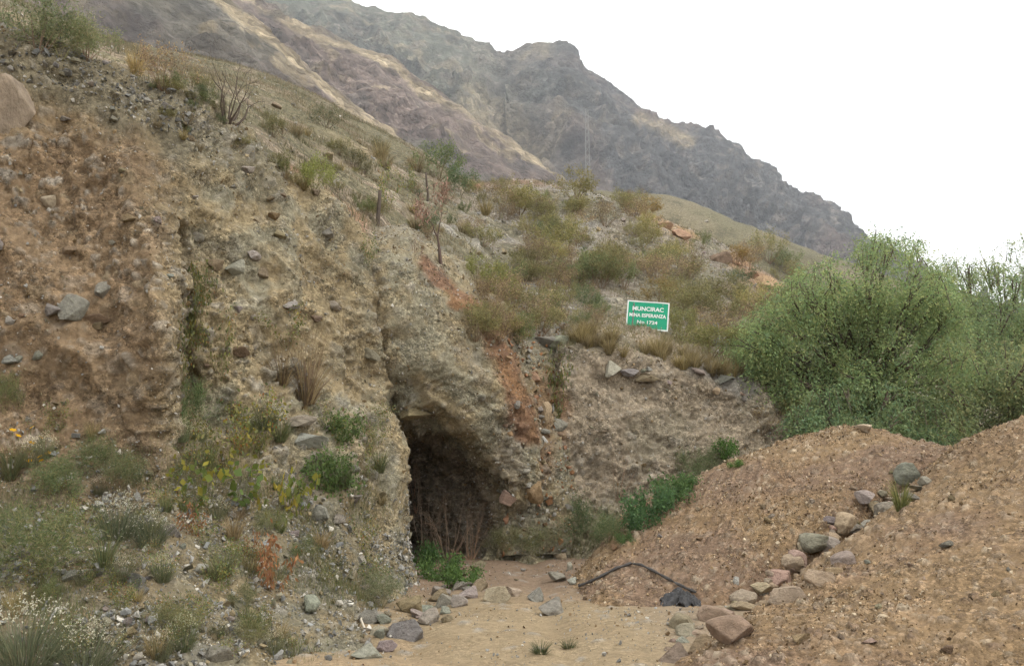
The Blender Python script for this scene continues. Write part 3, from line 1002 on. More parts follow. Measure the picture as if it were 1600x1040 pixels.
def rand_rot(n):
    q = rng.normal(size=(n, 4))
    q /= np.linalg.norm(q, axis=1, keepdims=True)
    w, x, y, z = q.T
    return np.stack([np.stack([1 - 2 * (y * y + z * z), 2 * (x * y - z * w), 2 * (x * z + y * w)], 1),
                     np.stack([2 * (x * y + z * w), 1 - 2 * (x * x + z * z), 2 * (y * z - x * w)], 1),
                     np.stack([2 * (x * z - y * w), 2 * (y * z + x * w), 1 - 2 * (x * x + y * y)], 1)], 1)


def gravel(patch_name, label, n, smin, smax, palette, weight=None, power=2.2, sink=0.25, frame=True):
    Q, N = PATCH[patch_name]
    nr, nc = Q.shape[:2]
    # area-weighted choice of grid cells
    e1 = Q[1:, :-1] - Q[:-1, :-1]
    e2 = Q[:-1, 1:] - Q[:-1, :-1]
    area = np.linalg.norm(np.cross(e1, e2), axis=2)
    ctr = Q[:-1, :-1].reshape(-1, 3)
    px, py = project(ctr)
    w = area.ravel().copy()
    if frame:
        w *= (px > -120) & (px < 1720) & (py > -60) & (py < 1100)
    if weight is not None:
        w *= weight(ctr, px, py)
    w /= w.sum()
    idx = rng.choice(len(w), size=n, p=w)
    r, c = idx // (nc - 1), idx % (nc - 1)
    a, b = rng.random((n, 1)), rng.random((n, 1))
    pos = Q[r, c] + a * e1[r, c] + b * e2[r, c]
    nor = N[r, c]
    u = rng.random(n)
    size = smin * (1 - u * (1 - (smin / smax) ** power)) ** (-1 / power)
    pos = pos + nor * (size * (0.5 - sink))[:, None]
    pal = np.array(palette)
    k = rng.integers(0, len(pal), n)
    colr = pal[k] * rng.uniform(0.6, 1.4, (n, 1))
    R = rand_rot(n)
    V, Fs, C = [], [], []
    base = 0
    proto = rng.integers(0, len(STONES), n)
    for s, (sv, sf) in enumerate(STONES):
        m = np.where(proto == s)[0]
        if not len(m):
            continue
        q = np.einsum('nij,vj->nvi', R[m], sv) * size[m][:, None, None] * 0.5 + pos[m][:, None, :]
        V.append(q.reshape(-1, 3))
        Fs.append((sf[None] + (np.arange(len(m)) * len(sv))[:, None, None] + base).reshape(-1, 3))
        C.append(np.repeat(colr[m], len(sv), axis=0))
        base += len(m) * len(sv)
    o = link('gravel', np_mesh('gravel', np.concatenate(V), np.concatenate(Fs), np.concatenate(C), False, M_GRAVEL))
    return tag(o, label, 'gravel', kind='stuff')


PAL_GREY = [STONE_GREY, STONE_GREY * 0.8, STONE_BLUE, STONE_PALE, SOIL_TAN, SOIL_GREY]
PAL_CLIFF = [SOIL_TAN, SOIL_GREY, SOIL_BROWN, STONE_GREY, SOIL_BROWN * 0.8, STONE_PALE * 0.85]
PAL_MOUND = [MOUND * 0.9, MOUND * 1.3, MOUND * 0.6, np.array([0.36, 0.26, 0.15]), np.array([0.20, 0.15, 0.11]), np.array([0.46, 0.38, 0.27])]
PAL_HILL = [STONE_GREY, STONE_PALE * 0.9, SOIL_GREY, SOIL_TAN]
gravel('cliff', 'small grey stone chips spread over the scree below the bluff', 20000, 0.02, 0.14, PAL_GREY,
       lambda p, px, py: sstep(690, 800, py + 0.15 * (300 - px)) * (0.3 + 1.0 * sstep(-0.1, 0.3, fbm(p, 0.9, 3, 600))))
gravel('cliff', 'stone crumbs sticking out of the bluff', 13000, 0.016, 0.10, PAL_CLIFF, lambda p, px, py: (py < 760) * (0.25 + sstep(-0.1, 0.3, fbm(p, 0.7, 3, 601))))
gravel('cliff', 'dark shaly chips along the rim of the bluff', 2600, 0.03, 0.17, [STONE_GREY * 0.55, STONE_GREY * 0.8, STONE_BLUE * 0.7, SOIL_GREY, STONE_PALE * 0.7],
       lambda p, px, py: (px < 330) * sstep(60, 10, seg_dist(px, py, [(-100, -40), (0, 80), (100, 105), (200, 150), (300, 195)])))
gravel('rock_face', 'stone crumbs sticking out of the rock face', 6000, 0.022, 0.10, PAL_CLIFF, lambda p, px, py: (px > 560) * 1.0)
gravel('rock_outcrop', 'stone crumbs on the pale outcrop', 4500, 0.022, 0.12, PAL_CLIFF)
gravel('gully', 'rubble lying in the rusty gully', 1300, 0.04, 0.22, [SOIL_TAN, ORANGE * 1.2, STONE_PALE * 0.8, STONE_GREY, RUST * 1.3])
gravel('earth_mound', 'clods and pebbles on the earth heap', 15000, 0.016, 0.07, PAL_MOUND, lambda p, px, py: 0.35 + sstep(-0.1, 0.3, fbm(p, 0.8, 3, 602)))
gravel('earth_bank', 'clods and pebbles on the earth bank', 12000, 0.013, 0.06, PAL_MOUND, lambda p, px, py: 0.3 + sstep(-0.1, 0.3, fbm(p, 0.8, 3, 603)))
gravel('ground', 'pebbles scattered over the track', 4200, 0.013, 0.075, PAL_GREY[:4] + PAL_MOUND[:2],
       lambda p, px, py: (p[:, 1] > 6) * (p[:, 1] < 15) * (np.abs(p[:, 0] + 0.2) < 2.6) * (0.15 + sstep(0.0, 0.3, fbm(p, 1.0, 3, 604)) + 1.5 * sstep(0.5, 0.9, np.abs(p[:, 0] + 0.15))))
gravel('hillside', 'stones strewn over the dry hillside', 7000, 0.05, 0.36, PAL_HILL,
       lambda p, px, py: (p[:, 1] < 48) * (0.15 + sstep(690, 780, px)) * (0.2 + 1.2 * sstep(0.0, 0.3, fbm(p, 2.5, 3, 605))))


# ------------------------------------------------------------------ single stones
def boulder_mesh(seed, sub, c0=0.32, c1=0.8):
    r = random.Random(seed)
    bm = bmesh.new()
    bmesh.ops.create_icosphere(bm, subdivisions=sub, radius=1.0)
    V = np.array([v.co[:] for v in bm.verts])
    for _ in range(15):
        nv = Vector((r.gauss(0, 1), r.gauss(0, 1), r.gauss(0, 0.8))).normalized()
        nv = np.array(nv)
        d = V @ nv - r.uniform(c0, c1)
        V = V - np.outer(np.maximum(d, 0) * 0.99, nv)
    V = V + 0.05 * fbm(V + seed * 3.1, 0.7, 3, seed)[:, None] * V + 0.02 * fbm(V + seed, 0.2, 2, seed + 5)[:, None] * V
    V /= np.abs(V).max(axis=0)
    Fc = np.array([[v.index for v in f.verts] for f in bm.faces])
    bm.free()
    me = np_mesh('stone', V, Fc, None, True, M_STONE)
    return me


BOULDERS = [boulder_mesh(i, 4) for i in range(9)]
PEBBLES = [boulder_mesh(40 + i, 3) for i in range(8)]
ROUND = [boulder_mesh(80 + i, 4, 0.62, 0.92) for i in range(8)]


def stone(px, py, w, h, col, label=None, group=None, seed=0, name='stone', sink=0.36, depth=0.8, tilt=0.25):
    loc, nor = hit(px, py + h * 0.25)
    if loc is None:
        return None
    s = loc.y / F * 1.12
    sx, sz = w * s * 0.5, h * s * 0.5
    r = random.Random(seed * 31 + int(px) * 7 + int(py))
    line = px > 1020 and py > 780 and py - 1010 > -(px - 1040) * 0.72 - 40 and py - 1010 < -(px - 1040) * 0.6 + 40
    me = (ROUND if line and r.random() < 0.4 else BOULDERS if w > 26 else PEBBLES)[r.randrange(8)]
    if line:
        sink = 0.5 if w > 30 else 0.56
    o = link(name, me)
    c = Vector(loc) + Vector((0, 0, sz * (0.9 - 2 * sink) if abs(nor.z) > 0.45 else 0)) + nor * (sx * 0.15)
    o.location = c
    o.scale = (sx, (sx + sz) * 0.5 * depth * 1.2, sz)
    o.rotation_euler = (r.uniform(-tilt, tilt), r.uniform(-tilt, tilt), r.choice([0, math.pi]) + r.uniform(-0.5, 0.5))
    dust = (0.30, 0.245, 0.18)
    o.color = (*[min(1, max(0, (float(x) * (0.55 if line else 0.72) + (0.45 if line else 0.28) * dd) * r.uniform(0.92, 1.08))) for x, dd in zip(col, dust)], 1)
    tag(o, label, 'stone', group)
    return o


TANS = np.array([0.42, 0.33, 0.235])
PINK = np.array([0.46, 0.33, 0.25])
OCHRE = np.array([0.37, 0.235, 0.135])
GREYS = STONE_GREY
NAMED = [
    # px, py, w, h, colour, label
    (14, 128, 66, 124, np.array([0.27, 0.215, 0.175]), 'large smooth pinkish boulder set in the bluff at its upper end'),
    (112, 482, 46, 52, STONE_BLUE * 1.05, 'blue-grey pointed slab jutting from the brown bluff'),
    (86, 480, 40, 22, STONE_GREY * 0.8, 'flat dark ledge stone touching the blue-grey slab'),
    (158, 447, 26, 32, STONE_GREY, 'upright grey stone set in the bluff above the blue-grey slab'),
    (150, 492, 46, 20, SOIL_TAN * 1.1, 'tan overhanging stone beside the blue-grey slab'),
    (367, 417, 30, 28, STONE_GREY * 1.1, 'greenish grey square stone set in the bluff past the crevice'),
    (400, 397, 24, 16, STONE_PALE, 'small pale stone above the square grey one in the bluff'),
    (76, 306, 28, 26, TANS * 1.15, 'rounded tan stone high on the brown bluff'),
    (452, 474, 34, 15, STONE_PALE * 0.9, 'flat pale stone halfway up the bluff'),
    (336, 415, 26, 22, SOIL_TAN, 'brownish stone next to the square grey one in the bluff'),
    (575, 550, 34, 22, SOIL_GREY * 0.9, 'stone wedged over the small dark hole in the bluff'),
    (648, 640, 56, 22, SOIL_TAN * 0.95, 'tan slab hanging from the brow of the adit mouth'),
    (485, 684, 48, 30, STONE_PALE * 1.0, 'pale whitish stone among the weeds on the scree'),
    (468, 654, 46, 20, STONE_PALE * 0.8, 'long light stone just above the whitish one'),
    (503, 801, 30, 26, STONE_GREY * 1.1, 'grey-green stone on bare earth of the scree'),
    (442, 776, 24, 22, STONE_PALE * 0.85, 'small light stone among broad green leaves'),
    (315, 890, 24, 20, STONE_PALE, 'whitish stone low on the scree by the white flowers'),
    (345, 1016, 36, 34, STONE_GREY * 0.85, 'round grey stone at the very bottom of the scree'),
    (265, 826, 28, 36, STONE_BLUE, 'dark blue-grey stone standing in the scree weeds'),
    (128, 896, 56, 22, STONE_GREY * 0.95, 'flat bluish stone beside the feathery green bush'),
    (206, 902, 34, 28, STONE_GREY * 0.75, 'dark grey stone in the middle of the scree'),
    (222, 815, 34, 22, STONE_BLUE * 1.1, 'slate-blue stone below the white flowers'),
    (486, 945, 26, 34, STONE_PALE * 0.8, 'pale slanting stone near the foot of the scree'),
    (636, 986, 54, 42, STONE_BLUE * 1.1, 'large blue-grey angular stone at the edge of the track'),
    (640, 946, 46, 42, SOIL_TAN * 1.05, 'large brownish stone right behind the blue-grey one at the track'),
    (671, 964, 34, 30, STONE_PALE * 0.75, 'light rounded stone touching the blue-grey one at the track'),
    (580, 964, 32, 28, STONE_GREY, 'grey stone at the foot of the bank by a white stick'),
    (597, 985, 30, 22, TANS * 1.1, 'tan stone lying against the blue-grey one'),
    (572, 1020, 48, 24, STONE_PALE * 0.85, 'pale flat-topped stone at the bottom edge of the track'),
    (600, 1010, 34, 22, STONE_GREY, 'grey stone behind the pale flat-topped one'),
    (776, 930, 40, 36, TANS * 1.1, 'tan angular stone in a small heap across the track'),
    (800, 924, 30, 22, PINK * 1.1, 'pinkish wedge stone beside the tan angular one'),
    (748, 916, 34, 20, SOIL_TAN, 'brown stone between green clump and tan angular stone'),
    (838, 931, 30, 26, STONE_GREY * 0.9, 'dark grey round stone on the track, the farther of two'),
    (865, 949, 36, 34, STONE_GREY, 'grey round stone on the track, the nearer of two'),
    (872, 903, 30, 16, STONE_GREY * 1.05, 'flat grey stone in front of the earth heap'),
    (896, 908, 16, 12, STONE_PALE * 1.2, 'white small stone beside the flat grey one'),
    (878, 867, 22, 20, TANS, 'tan stone under the dark green bush'),
    (889, 886, 10, 18, STONE_PALE * 1.3, 'narrow white stone standing at the foot of the heap'),
    (833, 757, 28, 36, OCHRE, 'orange upright stone at the bottom of the gully'),
    (796, 774, 28, 22, TANS * 1.1, 'tan cube-like stone beside the adit mouth'),
    (850, 640, 22, 42, np.array([0.42, 0.3, 0.17]), 'tall ochre stone standing in the rusty gully'),
    (834, 586, 24, 22, OCHRE * 1.05, 'orange stone in the upper gully'),
    (868, 662, 30, 24, STONE_GREY, 'grey stone beneath the tall ochre one'),
    (876, 534, 44, 24, STONE_PALE * 0.85, 'white stone at the top of the gully rubble'),
    (846, 528, 50, 18, STONE_GREY * 0.95, 'long grey slab at the top of the gully rubble'),
    (808, 496, 30, 14, TANS * 1.2, 'pale flat stone on the gully edge above the green bush'),
    (956, 571, 30, 26, STONE_PALE * 0.95, 'white stone at the top edge of the pale outcrop'),
    (984, 580, 30, 16, STONE_GREY * 0.9, 'grey stone next to the white one on the outcrop edge'),
    (1012, 587, 36, 14, SOIL_TAN * 1.1, 'long tan stone on the outcrop edge under the sign'),
    (1132, 592, 32, 14, STONE_GREY * 0.6, 'dark stone on the far end of the outcrop edge'),
    (1092, 580, 26, 12, STONE_GREY * 0.7, 'dark flat stone midway along the outcrop edge'),
    (1422, 740, 46, 38, STONE_GREY * 0.95, 'large grey stone at the top of the stone line'),
    (1446, 752, 26, 14, STONE_PALE, 'white flat stone touching the large grey one'),
    (1436, 763, 38, 10, STONE_GREY, 'thin grey slab under the white flat stone'),
    (1424, 776, 34, 12, STONE_BLUE, 'dark thin slab lowest under the large grey stone'),
    (1384, 790, 34, 26, STONE_GREY * 0.9, 'grey stone in a grass tuft on the stone line'),
    (1350, 669, 26, 13, TANS * 1.3, 'tan stone on the crest of the earth heap'),
    (1272, 843, 54, 30, np.array([0.24, 0.21, 0.175]), 'big brown-grey flat stone beside the stone line'),
    (1325, 818, 38, 20, STONE_GREY * 1.05, 'light grey stone between heap and bank'),
    (1302, 812, 36, 16, STONE_BLUE, 'dark grey stone behind the light grey one'),
    (1352, 816, 24, 16, STONE_PALE, 'whitish stone near the orange one in the line'),
    (1346, 849, 40, 38, OCHRE * 1.1, 'orange-tan block in the stone line'),
    (1318, 872, 34, 30, STONE_PALE * 0.8, 'pale grey block next to the orange-tan one'),
    (1305, 890, 24, 20, OCHRE * 1.15, 'small ochre stone under the pale grey block'),
    (1280, 898, 50, 32, TANS * 1.15, 'tan layered slab in the stone line'),
    (1236, 926, 56, 46, PINK * 1.05, 'largest pink boulder in the stone line'),
    (1216, 896, 46, 30, PINK * 1.15, 'pink sloping stone on top of the largest pink boulder'),
    (1204, 938, 30, 20, OCHRE * 1.1, 'ochre stone leaning on the largest pink boulder'),
    (1190, 916, 36, 20, TANS * 1.25, 'light tan stone behind the pink boulders'),
    (1160, 928, 40, 24, PINK * 0.9, 'dull pink stone in the middle of the line'),
    (1165, 948, 50, 14, TANS, 'flat tan slab leaning towards the track'),
    (1115, 962, 60, 34, np.array([0.34, 0.24, 0.165]), 'broad tan-pink stone near the lower end of the line'),
    (1072, 970, 46, 32, np.array([0.26, 0.225, 0.15]), 'olive-brown stone at the lower end of the line'),
    (1148, 988, 72, 48, np.array([0.275, 0.185, 0.13]), 'long brown boulder half buried in the bank'),
    (1096, 1004, 46, 30, np.array([0.26, 0.165, 0.11]), 'reddish brown stone next to the long brown boulder'),
    (1056, 1020, 54, 42, np.array([0.235, 0.165, 0.13]), 'dark brown stone at the bottom end of the line'),
    (1252, 995, 28, 20, OCHRE, 'ochre stone alone on the bank below the line'),
    (1150, 903, 11, 14, STONE_PALE * 1.6, 'bright white pebble above the stone line'),
    (1482, 850, 22, 9, STONE_BLUE * 0.8, 'small dark flat stone on the bare bank'),
    (1358, 1002, 26, 10, TANS * 1.2, 'pale flat chip low on the bank'),
    (942, 316, 34, 12, STONE_PALE * 0.85, 'pale slanting slab near the hill crest'),
    (1126, 401, 34, 26, np.array([0.2, 0.125, 0.085]), 'dark brown boulder on the slope'),
    (1198, 446, 56, 28, OCHRE * 1.25, 'orange rock showing on the slope beside the tree'),
    (838, 435, 16, 10, STONE_PALE, 'small white stone on the grey slope'),
    (862, 456, 12, 8, STONE_PALE, 'tiny white stone lower on the grey slope'),
    (992, 378, 26, 16, STONE_PALE * 0.8, 'pale stone among shrubs above the sign'),
    (1036, 424, 24, 12, STONE_PALE * 0.9, 'pale stone just above the sign'),
    (1168, 428, 34, 16, OCHRE * 1.2, 'orange ledge uphill of the larger orange rock'),
    (1036, 352, 28, 14, OCHRE * 1.25, 'orange stone above the crest ochre shrub'),
    (744, 291, 18, 12, OCHRE * 1.3, 'orange stone on the skyline of the hill'),
    (1062, 368, 34, 18, OCHRE * 1.3, 'orange stone on the slope near the crest'),
]
for k, (px, py, w, h, c, lab) in enumerate(NAMED):
    stone(px, py, w, h, c, lab, 'stones of the line and the cut', seed=k + 1)

# loose stones nobody could tell apart, one by one
ZONES = [
    # n, sampler(px,py), size range px, palette, label
    (44, lambda r: (r.uniform(20, 600), r.uniform(720, 1035)), (10, 24), [STONE_GREY, STONE_GREY * 0.8, STONE_BLUE, STONE_PALE * 0.85, SOIL_TAN], 'loose stone lying among weeds on the scree', 'loose scree stones'),
    (34, lambda r: (lambda t: (590 + 150 * t + r.uniform(-24, 24), 1000 - 95 * t + r.uniform(-22, 22)))(r.random()), (12, 32), [STONE_GREY, STONE_PALE * 0.8, SOIL_TAN], 'loose stone in the strip of rubble along the track', 'rubble along the track'),
    (40, lambda r: (r.uniform(0, 540), r.uniform(150, 640)), (11, 28), [STONE_GREY, SOIL_TAN, SOIL_BROWN, STONE_PALE * 0.8], 'small stone sticking out of the bluff face', 'stones in the bluff'),
    (14, lambda r: (r.uniform(0, 230), r.uniform(90, 190)), (10, 22), [STONE_GREY * 0.8, STONE_GREY, STONE_BLUE, STONE_PALE * 0.7], 'grey shaly stone along the upper rim of the bluff', 'rim stones'),
    (12, lambda r: (lambda t: (870 + 560 * t + r.uniform(-60, 60), 920 - 190 * t + r.uniform(-45, 45)))(r.random()), (8, 15), [MOUND * 1.2, STONE_PALE * 0.75, SOIL_TAN, TANS], 'small stone on the earth heap', 'stones on the heap'),
    (14, lambda r: (r.uniform(1180, 1600), r.uniform(760, 1035)), (8, 17), [MOUND * 1.1, MOUND * 0.7, STONE_GREY * 0.9, TANS], 'small stone on the earth bank', 'stones on the bank'),
    (46, lambda r: (lambda t: (1040 + 360 * t + r.uniform(-16, 16), 1012 - 225 * t - 30 * t * t + r.uniform(-11, 11)))(r.random()), (14, 40), [PINK * 1.15, TANS * 1.15, PINK, TANS, STONE_PALE * 0.85], 'small stone packed between the larger ones in the line', 'small stones of the line'),
    (14, lambda r: (r.uniform(740, 1120), r.uniform(330, 470)), (6, 13), [STONE_PALE, STONE_PALE * 0.8, STONE_GREY], 'pale stone strewn on the grey shrub slope', 'stones on the slope'),
    (14, lambda r: (r.uniform(780, 880), r.uniform(500, 780)), (9, 20), [OCHRE, TANS, STONE_PALE * 0.8, STONE_GREY], 'loose stone in the gully rubble', 'gully stones'),
    (8, lambda r: (r.uniform(700, 880), r.uniform(875, 915)), (6, 12), [TANS, STONE_PALE * 0.9, PINK], 'pebble on the dark floor before the adit', 'pebbles before the adit'),
    (8, lambda r: (lambda t: (880 + 310 * t, 548 + 70 * t + r.uniform(-8, 14)))(r.random()), (9, 18), [STONE_GREY, STONE_GREY * 0.7, TANS], 'stone along the outcrop edge', 'outcrop edge stones'),
]
rr = random.Random(5)
REPEATS = []          # (object, px, py, what it is): labelled at the end by the nearest landmark
for n, smp, (s0, s1), pal, lab, grp in ZONES:
    for i in range(n):
        px, py = smp(rr)
        w = s0 + (s1 - s0) * rr.random() ** 2
        REPEATS.append((stone(px, py, w, w * rr.uniform(0.6, 0.9), rr.choice(pal), lab, grp, seed=i), px, py, lab))


# ------------------------------------------------------------------ plant kit (all unit size: 1 tall, about 1 wide)
def blades_mesh(name, n, spread, width, bend, cols, seed, base_r=0.12, hmin=0.45, up=1.0):
    r = np.random.default_rng(seed)
    az = r.uniform(0, 2 * np.pi, n)
    lean = np.abs(r.normal(0, spread, n))
    L = r.uniform(hmin, 1.0, n)
    b = np.stack([np.cos(az), np.sin(az), np.zeros(n)], 1)
    root = b * (base_r * np.sqrt(r.random(n)))[:, None]
    side = np.stack([-np.sin(az), np.cos(az), np.zeros(n)], 1)
    a1 = r.uniform(0, 2 * np.pi, n)
    side = side * np.cos(a1)[:, None] + b * np.sin(a1)[:, None]
    pts = []
    for t in (0, 0.35, 0.7, 1.0):
        ang = lean + bend * t
        pts.append(root + b * (L * t * np.sin(np.minimum(ang, 1.5)))[:, None] + np.array([0, 0, 1]) * (L * t * np.cos(np.minimum(ang, 1.5)) * up)[:, None])
    w = width * r.uniform(0.6, 1.3, n)[:, None]
    V = np.stack([pts[0] - side * w * 0.5, pts[0] + side * w * 0.5, pts[1] - side * w * 0.45, pts[1] + side * w * 0.45,
                  pts[2] - side * w * 0.3, pts[2] + side * w * 0.3, pts[3]], 1)
    i = (np.arange(n) * 7)[:, None]
    q = np.concatenate([i + np.array([0, 1, 3, 2]), i + np.array([2, 3, 5, 4])])
    t3 = i + np.array([4, 5, 6])
    cols = np.array(cols)
    c = cols[r.integers(0, len(cols), n)] * r.uniform(0.75, 1.25, (n, 1))
    C = np.repeat(c, 7, axis=0)
    return np_mesh(name, V.reshape(-1, 3), [q, t3], C, True, M_LEAF)


def tube(points, radii, sides=5):
    pts = [Vector(p) for p in points]
    V, Fc = [], []
    for i, p in enumerate(pts):
        d = (pts[min(i + 1, len(pts) - 1)] - pts[max(i - 1, 0)]).normalized()
        a = d.orthogonal().normalized()
        b = d.cross(a)
        for k in range(sides):
            t = 2 * math.pi * k / sides
            V.append(p + (a * math.cos(t) + b * math.sin(t)) * radii[i])
    for i in range(len(pts) - 1):
        for k in range(sides):
            k2 = (k + 1) % sides
            Fc.append((i * sides + k, i * sides + k2, (i + 1) * sides + k2, (i + 1) * sides + k))
    return [v[:] for v in V], Fc


class Bag:
    def __init__(self):
        self.v, self.f, self.c = [], [], []

    def tube(self, points, radii, col, sides=4):
        v, f = tube(points, radii, sides)
        b = len(self.v)
        self.v += v
        self.f += [tuple(x + b for x in q) for q in f]
        self.c += [col] * len(v)

    def mesh(self, name, mat):
        return np_mesh(name, np.array(self.v), np.array(self.f), np.array(self.c), True, mat)


def stems_and_tips(n, r, spread=0.75, forks=3, rad=0.018, col=(0.2, 0.14, 0.09), crook=0.12, length=0.55):
    """woody stems from one root, forking; returns the stem bag and the twig points"""
    bag = Bag()
    tips = []

    def grow(p, d, L, rd, lev):
        pts, rads = [p], [rd]
        q, dd = Vector(p), Vector(d)
        for s in range(3):
            dd = (dd + Vector((r.gauss(0, crook), r.gauss(0, crook), r.gauss(0, crook) + 0.03))).normalized()
            q = q + dd * (L / 3)
            pts.append(q.copy())
            rads.append(rd * (1 - 0.2 * (s + 1)))
            if lev <= 1 or s == 2:
                tips.append((q.copy(), dd.copy()))
        bag.tube(pts, rads, col, 4)
        if lev > 0:
            for _ in range(r.choice((2, 3)) if lev > 1 else 2):
                nd = (dd + Vector((r.gauss(0, 0.45), r.gauss(0, 0.45), r.gauss(0, 0.3)))).normalized()
                grow(q, nd, L * r.uniform(0.55, 0.8), rads[-1] * 0.75, lev - 1)
    for i in range(n):
        az = 2 * math.pi * (i + r.random()) / n
        ln = spread * r.uniform(0.3, 1.0)
        d = Vector((math.cos(az) * math.sin(ln), math.sin(az) * math.sin(ln), math.cos(ln)))
        grow(Vector((math.cos(az) * 0.03, math.sin(az) * 0.03, -0.06)), d, length * r.uniform(0.75, 1.1), rad * r.uniform(0.7, 1.2), forks - 1)
    return bag, tips


def leaves_mesh(name, centers, per, jitter, size, cols, seed, slim=0.45, droop=0.0):
    r = np.random.default_rng(seed)
    c = np.repeat(np.array([t[:] for t in centers]), per, axis=0)
    n = len(c)
    c = c + r.normal(0, jitter, (n, 3))
    d = r.normal(size=(n, 3))
    d[:, 2] = d[:, 2] * (1 - abs(droop)) - droop * 1.6
    d /= np.linalg.norm(d, axis=1, keepdims=True)
    s = np.cross(d, r.normal(size=(n, 3)))
    s /= np.linalg.norm(s, axis=1, keepdims=True)
    L = size * r.uniform(0.6, 1.35, (n, 1))
    W = L * slim
    V = np.stack([c, c + d * L * 0.5 + s * W * 0.5, c + d * L, c + d * L * 0.5 - s * W * 0.5], 1)
    i = (np.arange(n) * 4)[:, None]
    cols = np.array(cols)
    cc = cols[r.integers(0, len(cols), n)] * r.uniform(0.7, 1.3, (n, 1))
    return np_mesh(name, V.reshape(-1, 3), i + np.array([0, 1, 2, 3]), np.repeat(cc, 4, axis=0), False, M_LEAF)


GREEN = [np.array(c) for c in ([0.14, 0.17, 0.08], [0.17, 0.195, 0.095], [0.11, 0.145, 0.075], [0.215, 0.22, 0.115])]
LUSH = [np.array(c) for c in ([0.085, 0.155, 0.055], [0.115, 0.19, 0.07], [0.075, 0.13, 0.055])]
OLIVES = [np.array(c) for c in ([0.19, 0.185, 0.085], [0.23, 0.21, 0.10], [0.155, 0.155, 0.08], [0.27, 0.23, 0.12])]
DRYG = [np.array(c) for c in ([0.34, 0.27, 0.15], [0.27, 0.21, 0.12], [0.40, 0.33, 0.20], [0.22, 0.18, 0.10])]
DRYB = [np.array(c) for c in ([0.20, 0.14, 0.10], [0.26, 0.19, 0.14], [0.16, 0.12, 0.09])]
KIT = {}


